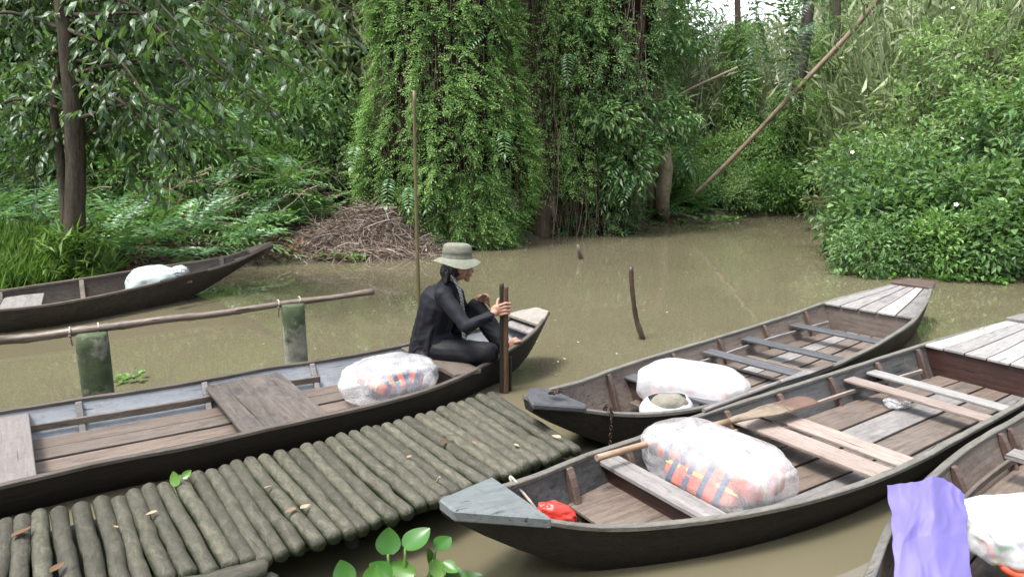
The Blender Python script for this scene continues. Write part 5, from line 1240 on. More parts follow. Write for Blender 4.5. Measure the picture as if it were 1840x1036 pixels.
# ================================================================== bags
def plastic(name, col, alpha, rough=.22, crease=5.0, spec=.9):
    m, nt, b = newmat(name); v = coords(nt)
    n1 = nt.nodes.new('ShaderNodeTexNoise'); n1.inputs['Scale'].default_value = crease; n1.inputs['Detail'].default_value = 6; n1.inputs['Distortion'].default_value = 1.6; n1.noise_type = 'RIDGED_MULTIFRACTAL'; nt.links.new(v, n1.inputs['Vector'])
    b.inputs['Base Color'].default_value = (*col, 1); b.inputs['Roughness'].default_value = rough; b.inputs['Specular IOR Level'].default_value = spec
    bump(nt, b, n1.outputs[0], .006, .6)
    if alpha < 1:
        tr = nt.nodes.new('ShaderNodeBsdfTransparent'); mx = nt.nodes.new('ShaderNodeMixShader')
        nv = noise_t(nt, v, 7, 5, .7, .8); f = mth(nt, 'ADD', mth(nt, 'MULTIPLY', mth(nt, 'SUBTRACT', nv, .5), .9), alpha, True)
        nt.links.new(f, mx.inputs[0]); nt.links.new(tr.outputs[0], mx.inputs[1]); nt.links.new(b.outputs[0], mx.inputs[2]); nt.links.new(mx.outputs[0], nt.nodes['Material Output'].inputs[0])
    return m
M['clear'] = plastic('clear plastic', (.64, .64, .66), .37)
M['cloudy'] = plastic('cloudy plastic', (.62, .62, .64), .60)
M['violet'] = plastic('violet plastic', (.10, .085, .25), 1.0, .5, 3.5, .35)
M['redbag'] = plastic('red plastic', (.42, .03, .02), 1.0, .35, 9, .5)
M['whitebag'] = plastic('white plastic', (.36, .38, .39), 1.0, .35, 7, .5)
M['greenish'] = plastic('pale greenish plastic', (.42, .5, .47), .85, .3, 8, .7)
mv, nt, b = newmat('orange life vest cloth')
nz = noise_t(nt, coords(nt), 9, 4, .6)
nt.links.new(ramp(nt, nz, [(.35, (.42, .045, .02)), (.65, (.62, .11, .045))]), b.inputs['Base Color']); b.inputs['Roughness'].default_value = .7; bump(nt, b, nz, .006, .6); M['orange'] = mv
M['navy'] = simple('navy strap', (.02, .045, .11), .7, .3, .3, 60)
M['yel'] = simple('yellow reflective band', (.36, .40, .08), .5, .4)
M['greenv'] = simple('green band', (.10, .3, .12), .6, .3)
M['whitecloth'] = simple('white cloth', (.45, .45, .44), .8, .2, .08, 20)
def blob(name, mat, parent, cen, rad, ang=0, tilt=0, sq=.72, amp=.10, freq=3.2, seed=0, flat=.55, sub=5, knot=None, crease=.0, rough_=True):
    """a sagging sack: squared-off ball with folds; cen = centre of its underside"""
    bm = bmesh.new(); bmesh.ops.create_icosphere(bm, subdivisions=sub, radius=1)
    for v in bm.verts:
        p = v.co.copy(); q = Vector([math.copysign(abs(c)**sq, c) for c in p]); q = Vector((q.x, q.y, q.z))
        s = 1+amp*noise.noise(p*freq+Vector((seed, 0, 0)))*1.6+amp*.45*noise.noise(p*freq*2.7+Vector((0, seed, 0)))+crease*(1-abs(noise.noise(p*freq*1.6+Vector((seed, seed, 0))))*3.2)*.6
        q *= s
        if q.z < -flat: q.z = -flat+(q.z+flat)*.15
        if knot:
            k = Vector(knot).normalized(); d = p.normalized().dot(k)
            if d > .80: q = q*(1-(d-.80)*1.2)+k*((d-.80)/.2)**1.6*.35+Vector((0, 0, 0))
        v.co = Vector((q.x*rad[0], q.y*rad[1], (q.z+flat)*rad[2]))
    me = bpy.data.meshes.new(name); bm.to_mesh(me); bm.free()
    me.polygons.foreach_set('use_smooth', [True]*len(me.polygons))
    return link(name, me, mat, parent, cen, Matrix.Rotation(ang, 3, 'Z') @ Matrix.Rotation(tilt, 3, 'Y'))
def vest(parent, c, size, ang, tilt=(0, 0), seed=0, mats=('orange', 'navy', 'yel'), n=3):
    """a folded life jacket: padded slab with straps and reflective bands"""
    sx, sy, sz = size; R = Matrix.Rotation(ang, 3, 'Z') @ Matrix.Rotation(tilt[0], 3, 'X') @ Matrix.Rotation(tilt[1], 3, 'Y'); c = Vector(c)
    bm = bmesh.new(); bmesh.ops.create_icosphere(bm, subdivisions=4, radius=1)
    for v in bm.verts:
        p = v.co; q = Vector([math.copysign(abs(k)**.42, k) for k in p]); pad = 1+.05*math.sin(q.x*7+seed)+.05*noise.noise(p*3+Vector((seed, 0, 0))); v.co = Vector((q.x*sx/2, q.y*sy/2*pad, q.z*sz/2*pad))
    me = bpy.data.meshes.new('life_vest'); bm.to_mesh(me); bm.free(); me.polygons.foreach_set('use_smooth', [True]*len(me.polygons))
    o = link('life_vest', me, M[mats[0]], parent, c, R)
    def band(t, w, mat, nm):
        K = 20; vs = []; fs = []
        for k in range(K):
            a = 2*math.pi*k/K; ca, sa = math.cos(a), math.sin(a); y = math.copysign(abs(ca)**.45, ca)*sy/2*1.05; z = math.copysign(abs(sa)**.45, sa)*sz/2*1.06
            vs += [(t-w/2, y, z), (t+w/2, y, z)]
        for k in range(K): a = 2*k; b_ = 2*((k+1) % K); fs.append((a, a+1, b_+1, b_))
        ob = link(nm, mesh_pd(nm, vs, fs, True), M[mat], o, None); ob.matrix_basis = Matrix.Identity(4); return ob
    for k in range(n): band(sx*(-.33+.66*k/max(1, n-1)), .035, mats[1], 'strap')
    for k in range(2):
        vs = []; K = 20; w = .018; y0 = sy*(-.2+.4*k); fs = []
        for j in range(K):
            a = 2*math.pi*j/K; ca, sa = math.cos(a), math.sin(a); x = math.copysign(abs(ca)**.45, ca)*sx/2*1.03; z = math.copysign(abs(sa)**.45, sa)*sz/2*1.045
            vs += [(x, y0-w/2, z), (x, y0+w/2, z)]
        for j in range(K): a = 2*j; b_ = 2*((j+1) % K); fs.append((a, b_, b_+1, a+1))
        ob = link('reflective_band', mesh_pd('reflective_band', vs, fs, True), M[mats[2]], o, None); ob.matrix_basis = Matrix.Identity(4)
    return o
# bag in the grey lined boat behind the woman
c = P(705, 712, .06); c = A.wld(A.loc(c).x, .5*(A.yf(A.loc(c).x)+A.yn(A.loc(c).x))-.0, .055)
c = PY(702, 708, c.y)
bg = empty('life_vest_bag', (c.x, c.y, .055), 'clear plastic sack of orange life vests lying behind the woman in black', 'bag'); c = Vector((c.x, c.y, .055)); ha = A.ang+math.pi
blob('plastic_sack', M['clear'], bg, c, (.36, .235, .165), ha+math.pi+.05, 0, .80, .06, 2.2, 3, .6, knot=(1, .1, .15), crease=.008)
vest(bg, c+Vector((-.02, -.03, .10)), (.30, .24, .10), ha+.35, (.35, .1), 1); vest(bg, c+Vector((.10, .06, .11)), (.26, .22, .12), ha-.5, (-.2, .3), 2); vest(bg, c+Vector((-.13, .02, .10)), (.22, .22, .10), ha+1.2, (.5, 0), 3)
vest(bg, c+Vector((.03, -.08, .12)), (.24, .16, .09), ha+.1, (.9, 0), 5)
# long bag in the front boat
c = P(1300, 893, .20); e1 = P(1190, 830, .2); xx = xb1+.235
mid = Cb.wld(xx, .5*(Cb.yf(xx)+Cb.yn(xx)), .06)+Vector((.10, .08, .03)); ax = Cb.ang+math.pi/2
bg = empty('life_vest_bag', mid, 'long clear plastic sack of orange life vests across the front boat beside the paddle', 'bag')
blob('plastic_sack', M['clear'], bg, mid+Vector((0, 0, .02)), (.41, .215, .165), ax, .03, .62, .035, 2.0, 7, .6, knot=None, crease=.01)
u = Vector((math.cos(ax), math.sin(ax), 0)); w_ = Vector((math.cos(ax-math.pi/2), math.sin(ax-math.pi/2), 0))
vest(bg, mid-u*.02-w_*.07+Vector((0, 0, .125)), (.46, .30, .09), ax, (-.9, 0), 11, n=4); vest(bg, mid-u*.26+Vector((0, 0, .14)), (.16, .26, .14), ax, (0, 0), 12, n=0) ; vest(bg, mid+u*.2+Vector((0, 0, .13)), (.34, .26, .13), ax, (.1, 0), 13); vest(bg, mid+w_*.05+Vector((0, 0, .12)), (.5, .22, .14), ax, (.2, 0), 15, n=2)
jar = blob('clear_bag_neck', M['clear'], bg, P(1176, 822, .12), (.06, .08, .09), .3, 0, .8, .12, 4, 9)
# bag in the slate thwart boat
xx = px(B, 1235, 640, .1)+.10; mid = B.wld(xx, .5*(B.yf(xx)+B.yn(xx)), .07); mid = P(1243, 722, .07); ax = B.ang+math.pi/2
bg = empty('life_vest_bag', mid, 'puffy white plastic sack of life vests in the slate thwart boat', 'bag')
blob('plastic_sack', M['cloudy'], bg, mid, (.37, .22, .17), ax+.35, 0, .72, .04, 1.9, 17, .6, crease=.006)
u = Vector((math.cos(ax+.35), math.sin(ax+.35), 0)); w_ = Vector((u.y, -u.x, 0))
vest(bg, mid-w_*.06+Vector((0, 0, .10)), (.5, .26, .10), ax+.35, (-.7, 0), 21, n=4); vest(bg, mid+w_*.05+Vector((0, 0, .10)), (.5, .22, .12), ax+.35, (.3, 0), 22, n=2)
# white bag with a dark opening beside it
q = P(1198, 745, .15); wb_ = empty('carrier_bag', q, 'white plastic carrier bag gaping open on the front thwart of the slate thwart boat', 'bag')
def openbag(parent, c, rx, ry, h, mat, inner, ang, seed=0, open_=(0, 1)):
    K = 14; n = 40; vs = []; fs = []
    for i in range(K):
        t = i/(K-1); z = h*t
        for k in range(n):
            a = 2*math.pi*k/n; r = (.78+.30*math.sin(math.pi*min(1, t*.9+.1)))*(1+.10*noise.noise(Vector((math.cos(a)*1.6+seed, math.sin(a)*1.6, t*3))))
            if i == 0: r *= .7
            zz = z-(.30*h*max(0, math.cos(a+open_[0]))*t*t)
            vs.append((math.cos(a)*rx*r, math.sin(a)*ry*r, zz))
    for i in range(K-1):
        for k in range(n): fs.append((i*n+k, i*n+(k+1) % n, (i+1)*n+(k+1) % n, (i+1)*n+k))
    fs.append(tuple(range(n-1, -1, -1)))
    o = link('bag_skin', mesh_pd('bag_skin', vs, fs, True), mat, parent, c, Matrix.Rotation(ang, 3, 'Z')); s = o.modifiers.new('s', 'SOLIDIFY'); s.thickness = .002
    return o
openbag(wb_, Vector((q.x, q.y, .10)), .165, .10, .17, M['whitebag'], None, B.ang-.45, 3, (math.pi*.5, 1))
blob('dark_bundle', simple('olive grey cloth', (.16, .15, .12), .8, .2, .25, 14, .006), wb_, Vector((q.x+.01, q.y, .13)), (.13, .075, .10), B.ang-.45, 0, .85, .05, 1.8, 5)
# small white bag and pale bag in the left boat
q = P(277, 515, .12); gb = empty('life_vest_bag', q, 'pale greenish plastic sack lying in the boat along the left bank', 'bag')
xx = E.loc(P(277, 500, .26)).x; mid = E.wld(xx, .5*(E.yf(xx)+E.yn(xx)), .07)
blob('plastic_sack', M['greenish'], gb, mid, (.29, .20, .20), E.ang, 0, .8, .05, 2.2, 41, .6, crease=.01); vest(gb, mid+Vector((0, 0, .12)), (.4, .3, .12), E.ang, (.2, 0), 42, ('whitecloth', 'greenv', 'greenv'))
q = P(320, 489, .30); o = blob('small_white_bag', M['whitebag'], None, q+Vector((.02, 0, -.03)), (.10, .08, .07), 0, 0, .9, .1, 3, 43); props(o, 'small round white bag on the thwart beyond the pale greenish sack', 'bag')
# red bag tied in the front boat bow
q = P(996, 936, .12); o = blob('red_bag', M['redbag'], None, q, (.095, .05, .06), .0, 0.3, .9, .08, 2.4, 51, .5, knot=(-1, .3, .5), crease=.015); props(o, 'small red plastic bag hanging on the rope behind the blue grey bow deck', 'bag')
# clear bag under the pink plank
q = P(1612, 728, .07); o = blob('clear_bag', M['clear'], None, q, (.10, .07, .045), .4, 0, .9, .10, 2.4, 61, crease=.01); props(o, 'crumpled clear plastic bag under the narrow pink seat board of the front boat', 'bag')
# white sack of striped vests in the corner boat
q = P(1822, 985, .21); vb = empty('life_vest_bag', Vector((q.x, q.y, .2)), 'white cloudy plastic sack of striped vests cut by the right edge of the view', 'bag'); mid = Vector((q.x+.16, q.y+.02, .19))
blob('plastic_sack', M['cloudy'], vb, mid, (.36, .20, .125), D.ang+math.pi/2+.9, 0, .7, .06, 2.4, 71, .6, crease=.03); vest(vb, mid+Vector((-.03, -.05, .06)), (.5, .26, .08), D.ang+math.pi/2+.9, (-.3, 0), 72, ('whitecloth', 'navy', 'greenv'), 4); vest(vb, mid+Vector((-.03, -.06, .03)), (.52, .28, .05), D.ang+math.pi/2+.9, (-.3, 0), 73, ('orange', 'navy', 'yel'), 4)
# violet bag draped over the gunwale of the corner boat
def drape():
    cols = [((1590, 898), (1604, 1000), (1625, 1110)), ((1642, 905), (1648, 985), (1672, 1115)), ((1690, 896), (1690, 990), (1710, 1120)), ((1733, 905), (1738, 985), (1766, 1120))]
    U, Vn = 60, 80; vs = []; fs = []
    for j in range(Vn+1):
        t = j/Vn
        for i in range(U+1):
            s_ = i/U; k = s_*3; a = min(2, int(k)); f = k-a
            def at(c):
                (x0, y0), (x1, y1), (x2, y2) = c
                return (x0+(x1-x0)*t*2, y0+(y1-y0)*t*2) if t < .5 else (x1+(x2-x1)*(t*2-1), y1+(y2-y1)*(t*2-1))
            p_, q_ = at(cols[a]), at(cols[a+1]); x = p_[0]*(1-f)+q_[0]*f; y = p_[1]*(1-f)+q_[1]*f
            ed = .008*math.sin(s_*9)*(1-t)**3
            cr_ = lambda f, o: 1-2.6*abs(noise.noise(Vector((s_*f+t*f*.5+o, t*f*.8-s_*f*.4, o))))
            z = .40-.16*t-.10*t*t+.05*math.sin(s_*math.pi)*(1-t*.6)+.016*cr_(1.5, 3)+.007*cr_(2.8, 9)+.006*cr_(5.5, 14)*(1-t)+.006*math.sin(s_*15+3*noise.noise(Vector((s_*4, 0, 1))))*math.exp(-(t/.07)**2)+ed
            w = P(x+6*noise.noise(Vector((0, t*7, s_*2))), y+9*noise.noise(Vector((s_*3.6, 0, 3)))*(1-t), .36-.14*t)
            vs.append((w.x, w.y, z))
    for j in range(Vn):
        for i in range(U): a = j*(U+1)+i; fs.append((a, a+U+1, a+U+2, a+1))
    o = link('violet_bag', mesh_pd('violet_bag', vs, fs, True), M['violet'], None); s = o.modifiers.new('s', 'SOLIDIFY'); s.thickness = .004; s.offset = -1
    s2 = o.modifiers.new('b', 'SUBSURF'); s2.levels = s2.render_levels = 1
    props(o, 'crumpled violet plastic bag draped over the bow of the corner boat', 'bag')
drape()
# ================================================================== the seated woman
PX = {}
def J(x, y, Y): return PY(x, y, Y)
def capsule(bm, a, b_, ra, rb, n=14):
    a = Vector(a); b_ = Vector(b_); d = b_-a; L = max(d.length, 1e-5); z = d/L; R = z.to_track_quat('Z', 'Y').to_matrix(); rings = []
    for (t, r, o) in [(0, math.sin(q), -math.cos(q)) for q in (.5, 1.0, 1.4)]+[(1, math.cos(q), math.sin(q)) for q in (.1, .55, 1.05)]:
        base = a if t == 0 else b_; rr = ra if t == 0 else rb
        rings.append([bm.verts.new(base+R @ Vector((math.cos(2*math.pi*k/n)*rr*r, math.sin(2*math.pi*k/n)*rr*r, rr*o))) for k in range(n)])
    e0 = bm.verts.new(a-z*ra); e1 = bm.verts.new(b_+z*rb)
    for i in range(len(rings)-1):
        for k in range(n): bm.faces.new((rings[i][k], rings[i][(k+1) % n], rings[i+1][(k+1) % n], rings[i+1][k]))
    for k in range(n):
        bm.faces.new((e0, rings[0][(k+1) % n], rings[0][k])); bm.faces.new((e1, rings[-1][k], rings[-1][(k+1) % n]))
def ellip(bm, c, r, R=None, sub=3):
    M_ = Matrix.Translation(c) @ ((R or Matrix.Identity(3)).to_4x4()) @ Matrix.Diagonal((*r, 1))
    bmesh.ops.create_icosphere(bm, subdivisions=sub, radius=1, matrix=M_)
TS = bpy.data.scenes.new('workshop')
def fuse(name, bm, mat, parent, voxel=.006, smooth=4, fac=.5, disp=None):
    me = bpy.data.meshes.new(name+'_raw'); bm.to_mesh(me); bm.free(); o = bpy.data.objects.new('tmp', me); TS.collection.objects.link(o)
    r = o.modifiers.new('r', 'REMESH'); r.mode = 'VOXEL'; r.voxel_size = voxel; r.use_smooth_shade = True
    s = o.modifiers.new('s', 'SMOOTH'); s.iterations = smooth; s.factor = fac
    
    with bpy.context.temp_override(scene=TS, view_layer=TS.view_layers[0]):
        dg = bpy.context.evaluated_depsgraph_get(); dg.update(); m2 = bpy.data.meshes.new_from_object(o.evaluated_get(dg))
    bpy.data.objects.remove(o)
    m2.name = name
    if disp:
        nn_ = [v.normal.copy() for v in m2.vertices]; co_ = [v.co.copy() for v in m2.vertices]; fl_ = []
        for c_, n_ in zip(co_, nn_): fl_ += list(c_+n_*disp(c_))
        m2.vertices.foreach_set('co', fl_); m2.update()
    m2.materials.clear(); m2.polygons.foreach_set('use_smooth', [True]*len(m2.polygons))
    return link(name, m2, mat, parent)
skin, nt, b = newmat('skin'); b.inputs['Base Color'].default_value = (.50, .27, .18, 1); b.inputs['Roughness'].default_value = .5; b.inputs['Subsurface Weight'].default_value = .15; b.inputs['Subsurface Radius'].default_value = (.01, .004, .002); b.inputs['Subsurface Scale'].default_value = .5
nz = noise_t(nt, coords(nt), 30, 4, .6); nt.links.new(ramp(nt, nz, [(.3, (.26, .13, .085)), (.7, (.34, .185, .125))]), b.inputs['Base Color'])
blackc, nt, b = newmat('black silky cloth'); b.inputs['Roughness'].default_value = .72; b.inputs['Specular IOR Level'].default_value = .22
nz = noise_t(nt, coords(nt, (1, 1, 1)), 5, 4, .5, .8); b.inputs['Base Color'].default_value = (.007, .0075, .011, 1); bump(nt, b, nz, .012, .5)
blackt = blackc.copy(); blackt.name = 'black trouser cloth'; blackt.node_tree.nodes['Principled BSDF'].inputs['Base Color'].default_value = (.005, .005, .007, 1); blackt.node_tree.nodes['Principled BSDF'].inputs['Roughness'].default_value = .62
hairm = simple('black hair', (.008, .007, .007), .38, .5, .3, 90, .003)
pel = J(776, 624, 5.36); root = empty('person', (pel.x, pel.y, .22), 'woman in black tunic and grey sun hat seated on the bow holding a mooring post', 'person')
waist = J(776, 588, 5.33); chest = J(790, 545, 5.28); neck0 = J(806, 508, 5.22); head = J(824, 480, 5.20)
shN = J(796, 531, 5.06); elN = J(838, 586, 4.93); wrN = J(882, 567, 4.98); haN = J(897, 556, 5.00)
shF = J(818, 528, 5.40); elF = J(838, 575, 5.48); wrF = J(853, 545, 5.42); haF = J(866, 534, 5.40)
hipN = J(790, 630, 5.24); knN = J(878, 634, 5.10); anN = J(850, 648, 5.34)
hipF = J(796, 628, 5.46); knF = J(857, 552, 5.42); anF = J(903, 622, 5.27); toF = J(936, 606, 5.24)
fwd = Vector((1, .12, 0)).normalized(); face = Vector((.95, .30, -.08)).normalized()
Rf = face.to_track_quat('X', 'Z').to_matrix()
bm = bmesh.new()
capsule(bm, pel, waist, .13, .105); capsule(bm, waist, chest, .10, .12); capsule(bm, chest, neck0, .11, .06); capsule(bm, neck0-Vector((.0, 0, .02)), head, .05, .05)
ellip(bm, head+Vector((0, 0, .015)), (.095, .076, .112), Rf); 
def hp(x, y, z): return head+Rf @ Vector((x, y, z))
capsule(bm, hp(.05, 0, -.04), hp(.072, 0, -.085), .045, .022); capsule(bm, hp(.09, 0, .005), hp(.108, 0, -.028), .008, .012, 8)
capsule(bm, hp(.093, -.018, -.055), hp(.093, .018, -.055), .008, .008, 8)
for sg in (-1, 1):
    ellip(bm, hp(-.005, sg*.078, -.01), (.018, .010, .028), Rf, 2); ellip(bm, hp(.078, sg*.034, .008), (.014, .016, .011), Rf, 2); ellip(bm, hp(.07, sg*.04, -.03), (.025, .025, .028), Rf, 2)
for (s_, e_, w_) in ((shN, elN, wrN), (shF, elF, wrF)): capsule(bm, s_, e_, .042, .034); capsule(bm, e_, w_, .033, .023)
for (h_, k_, a_) in ((hipN, knN, anN), (hipF, knF, anF)): capsule(bm, h_, k_, .075, .052); capsule(bm, k_, a_, .05, .034)
# foot (far leg) reaching onto the bow step
heel = anF+Vector((-.01, 0, -.045)); capsule(bm, anF, heel, .034, .03); capsule(bm, heel, anF.lerp(toF, .75)+Vector((0, 0, -.015)), .03, .027); capsule(bm, anF+Vector((.01, 0, -.0)), anF.lerp(toF, .7), .032, .024)
d_ = (toF-anF).normalized(); sd_2 = d_.cross(Vector((0, 0, 1))).normalized()
for k, ln in enumerate((.045, .04, .036, .03, .026)):
    b0 = anF.lerp(toF, .72)+sd_2*(.026-.013*k)+Vector((0, 0, -.012)); capsule(bm, b0, b0+d_*ln+Vector((0, 0, -.01)), .0105-.001*k, .008 if k else .011, 8)
# near hand gripping the post
pc = Vector((pp.x, pp.y, haN.z)); 
palm = pc+Vector((-.03, -.035, -.01)); capsule(bm, wrN, palm+Vector((-.03, -.0, -.01)), .023, .026); ellip(bm, palm+Vector((-.022, .0, .0)), (.045, .022, .042), Matrix.Rotation(-.3, 3, 'Y'))
for k, (dz, ln) in enumerate(((.036, 1), (.013, 1.05), (-.010, 1), (-.032, .85))):
    pts_ = [palm+Vector((.0, -.006, dz)), pc+Vector((.012, -.048, dz*1.1+.004)), pc+Vector((.043*ln, -.036, dz*1.1)), pc+Vector((.046*ln, -.008, dz*1.1-.003))]
    for q in range(3): capsule(bm, pts_[q], pts_[q+1], (.0115, .0105, .0095)[q], (.0105, .0095, .008)[q], 8)
th_ = [palm+Vector((-.02, .02, .03)), pc+Vector((-.042, .03, .055)), pc+Vector((-.018, .05, .06))]
for q in range(2): capsule(bm, th_[q], th_[q+1], .013-.002*q, .011-.002*q, 8)
# far hand raised over the knee, fingers loosely bent
hd = (haF-wrF).normalized(); capsule(bm, wrF, wrF.lerp(haF, .5), .021, .023); ellip(bm, wrF.lerp(haF, .75), (.042, .02, .034), hd.to_track_quat('X', 'Z').to_matrix())
for k in range(4):
    b0 = haF+Vector((.004, -.02+.010*k, .022-.017*k)); m1 = b0+Vector((.030, -.012, .006-.006*k)); m2 = m1+Vector((.022, -.012, -.014)); m3 = m2+Vector((.002, -.006, -.018))
    for q, (a_, b2_) in enumerate(((b0, m1), (m1, m2), (m2, m3))): capsule(bm, a_, b2_, .0095-.001*q, .0085-.001*q, 8)
b0 = wrF.lerp(haF, .6)+Vector((0, -.02, .02)); capsule(bm, b0, b0+Vector((.035, -.015, .03)), .011, .010, 8); capsule(bm, b0+Vector((.035, -.015, .03)), b0+Vector((.06, -.015, .028)), .010, .008, 8)
body = fuse('body', bm, skin, root, .0045, 2)
# trousers
bm = bmesh.new(); capsule(bm, pel+Vector((-.01, 0, -.03)), pel.lerp(waist, .75), .15, .118); capsule(bm, hipN, knN, .105, .082); capsule(bm, knN, knN.lerp(anN, .8), .075, .06); capsule(bm, hipN+Vector((.05, -.02, -.03)), knN+Vector((-.02, -.02, -.01)), .08, .07)
capsule(bm, hipF, knF, .10, .068); capsule(bm, knF, knF.lerp(anF, .55), .066, .074); capsule(bm, knF.lerp(anF, .4), anF+Vector((-.01, 0, .02)), .07, .072); ellip(bm, pel+Vector((.02, -.02, -.05)), (.17, .19, .10))
fold = lambda c: .009*(1-2.4*abs(noise.noise(Vector((c.x*5, c.y*6, c.z*17+c.x*6)))))*(.6+noise.noise(c*4))+.009*noise.noise(c*9)
fuse('trousers', bm, blackt, root, .007, 5, disp=fold)
# tunic with long sleeves, back panel hanging behind, front panel over the thigh
bm = bmesh.new(); capsule(bm, waist+Vector((.0, 0, -.02)), chest, .138, .155); capsule(bm, chest, neck0+Vector((0, 0, -.03)), .15, .076); capsule(bm, neck0+Vector((0, 0, -.03)), neck0+Vector((.005, 0, .02)), .062, .054)
for s_, e_, w_ in ((shN, elN, wrN), (shF, elF, wrF)): capsule(bm, neck0.lerp(s_, .45)+Vector((-.01, 0, -.035)), s_, .062, .066); capsule(bm, s_, e_, .064, .050); capsule(bm, e_, e_.lerp(w_, .95), .050, .037)
def panel(pts, th=.018):
    n = len(pts)
    for i in range(n-1):
        for j in range(len(pts[i])-1):
            capsule(bm, pts[i][j], pts[i+1][j], th, th, 8); capsule(bm, pts[i][j], pts[i][j+1], th, th, 8)
            c_ = (pts[i][j]+pts[i+1][j]+pts[i][j+1]+pts[i+1][j+1])/4; capsule(bm, pts[i][j], pts[i+1][j+1], th, th, 8); capsule(bm, pts[i+1][j], pts[i][j+1], th, th, 8)
rows = []
for t, (xl, xr, y) in zip(range(6), ((758, 792, 560), (750, 780, 582), (744, 771, 602), (739, 769, 622), (736, 769, 640), (734, 768, 652))):
    row = []
    for k in range(6):
        f = k/5; x = xr+(xl-xr)*min(1, f*2.2) if f < .5 else xl+(f-.5)*6; Y = 5.18+.30*f+(.04*math.sin(f*9)*t/5); row.append(J(x, y-14*f, Y))
    rows.append(row)
panel(rows, .016)
rows = []
for t, (x, y) in enumerate(((788, 594), (803, 610), (818, 619), (831, 623))):
    rows.append([J(x-9, y+4, 5.11), J(x-1, y, 5.15), J(x+3, y-5, 5.22), J(x+3, y-10, 5.30)])
capsule(bm, waist+Vector((.01, -.02, -.06)), pel.lerp(hipN, .5)+Vector((.03, 0, .03)), .135, .125)
fold2 = lambda c: .0065*(1-2.2*abs(noise.noise(Vector((c.x*5+c.z*6, c.y*5, c.z*15-c.x*7)))))*(.5+noise.noise(c*3.1))+.008*noise.noise(c*8)+.004*noise.noise(c*19)
fuse('tunic', bm, blackc, root, .006, 4, disp=fold2)
# slit showing a little of the waist
bm = bmesh.new(); ellip(bm, J(776, 591, 5.215), (.034, .03, .045), Matrix.Rotation(.35, 3, 'Y')); fuse('bare_waist', bm, skin, root, .006, 2)
# hair and hat
bm = bmesh.new(); ellip(bm, hp(-.025, 0, .02), (.092, .084, .11), Rf); ellip(bm, hp(-.085, 0, -.035), (.048, .062, .062), Rf); capsule(bm, hp(-.075, -.03, -.02), hp(-.10, -.03, -.10), .042, .018); capsule(bm, hp(-.055, -.055, .0), hp(-.06, -.05, -.07), .03, .016)
for k in range(9): a = -.07+.017*k; capsule(bm, hp(-.09, a, -.03), hp(-.105+.01*random.random(), a*.8, -.10-.02*random.random()), .012, .004, 7)
fuse('hair', bm, hairm, root, .005, 2, disp=lambda c: .003*math.sin(c.y*300+c.z*60))
hatm, nt, b = newmat('olive grey cotton'); w = nt.nodes.new('ShaderNodeTexWave'); w.inputs['Scale'].default_value = 60; w.bands_direction = 'Z'; nt.links.new(coords(nt, rand=False), w.inputs['Vector'])
nzh = noise_t(nt, coords(nt), 40, 4, .6); nt.links.new(ramp(nt, nzh, [(.3, (.10, .104, .078)), (.7, (.15, .155, .120))]), b.inputs['Base Color']); b.inputs['Roughness'].default_value = .85; bump(nt, b, mth(nt, 'ADD', w.outputs[0], nzh), .0015, .6)
hc = J(821, 464, 5.20); Rh = Matrix.Rotation(.05, 3, 'Y') @ Matrix.Rotation(-.05, 3, 'X') @ Matrix.Scale(.95, 3)
def lathe(prof, n=64, wav=None):
    vs = []; fs = []
    for i, (r, z) in enumerate(prof):
        for k in range(n):
            a = 2*math.pi*k/n; rr = r*(1.06 if True else 1); dz = wav(a, r) if wav else 0; vs.append((math.cos(a)*rr*1.05, math.sin(a)*rr*.95, z+dz))
    for i in range(len(prof)-1):
        for k in range(n): fs.append((i*n+k, i*n+(k+1) % n, (i+1)*n+(k+1) % n, (i+1)*n+k))
    return vs, fs
wv = lambda a, r: (.016*math.sin(2*a+.9)+.007*math.sin(3*a+2))*max(0, (r-.1)/.07)+.003*noise.noise(Vector((math.cos(a)*3, math.sin(a)*3, r*20)))
vs, fs = lathe([(.098, .006), (.112, .002), (.130, -.008), (.150, -.022), (.166, -.036), (.1675, -.038), (.166, -.040), (.150, -.026), (.130, -.012), (.110, -.003)], wav=wv)
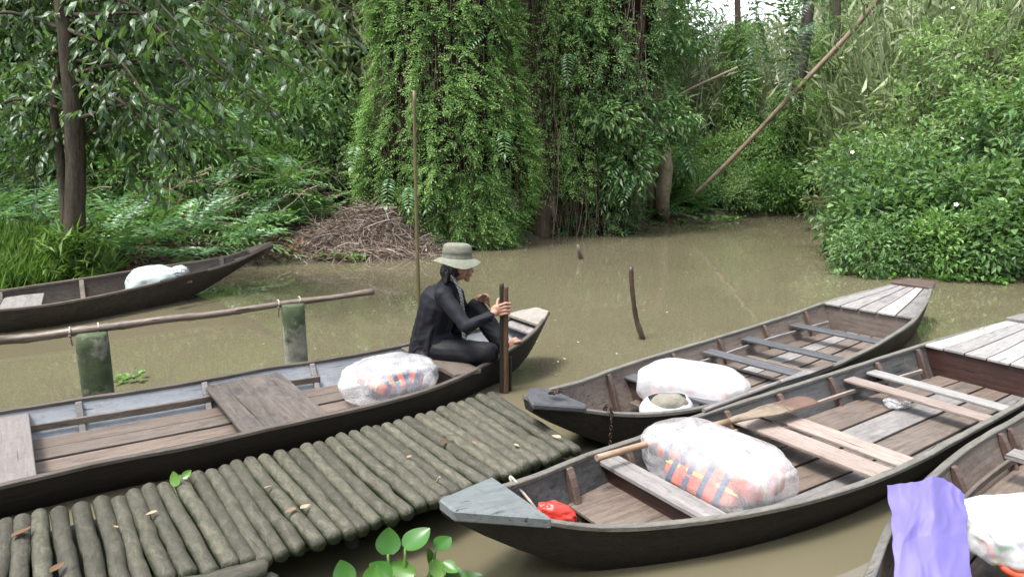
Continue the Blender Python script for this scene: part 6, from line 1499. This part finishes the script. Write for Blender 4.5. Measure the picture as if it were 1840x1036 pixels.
link('hat_brim', mesh_pd('hat_brim', vs, fs, True), hatm, root, hc, Rh)
vs, fs = lathe([(.103, -.004), (.104, .022), (.102, .04), (.1045, .043), (.1, .065), (.098, .088), (.092, .104), (.078, .113), (.06, .116), (.03, .114), (.002, .113)], wav=lambda a, r: .004*noise.noise(Vector((math.cos(a)*3, math.sin(a)*3, r*30+1))))
link('hat_crown', mesh_pd('hat_crown', vs, fs, True), hatm, root, hc, Rh)
# checked scarf
sc, nt, b = newmat('black and white checked scarf'); ck = nt.nodes.new('ShaderNodeTexChecker'); ck.inputs['Scale'].default_value = 95; ck.inputs[1].default_value = (.3, .3, .31, 1); ck.inputs[2].default_value = (.012, .012, .016, 1); nt.links.new(coords(nt, rand=False), ck.inputs['Vector']); nt.links.new(ck.outputs[0], b.inputs['Base Color']); b.inputs['Roughness'].default_value = .9
def ribbon(name, c, w, th, mat):
    c = spl(c, 26); vs = []; fs = []
    for i, p in enumerate(c):
        t = (c[min(i+1, 25)]-c[max(i-1, 0)]).normalized(); u = Vector((.75, -.65, 0)).normalized(); u = (u-t*u.dot(t)).normalized(); v = t.cross(u)
        for k in range(8):
            a = 2*math.pi*k/8; vs.append(p+u*math.cos(a)*w+v*math.sin(a)*th)
    for i in range(25):
        for k in range(8): fs.append((i*8+k, i*8+(k+1) % 8, (i+1)*8+(k+1) % 8, (i+1)*8+k))
    return link(name, mesh_pd(name, vs, fs, True), mat, root)
ribbon('scarf', [hp(-.07, .02, -.085), hp(-.055, -.06, -.085), J(812, 497, 5.11), J(822, 512, 5.10), J(829, 532, 5.10), J(831, 550, 5.12), J(834, 566, 5.16)], .015, .010, sc)
ribbon('scarf_end', [J(831, 588, 5.12), J(833, 597, 5.11), J(834, 608, 5.12)], .02, .007, sc)
# sleeve cuff
vs, fs = tube_data([elN.lerp(wrN, .86), elN.lerp(wrN, .93), elN.lerp(wrN, 1.0)], [.036, .039, .037], 16); link('cuff', mesh_pd('cuff', vs, fs, True), blackc, root)

bpy.data.scenes.remove(TS)
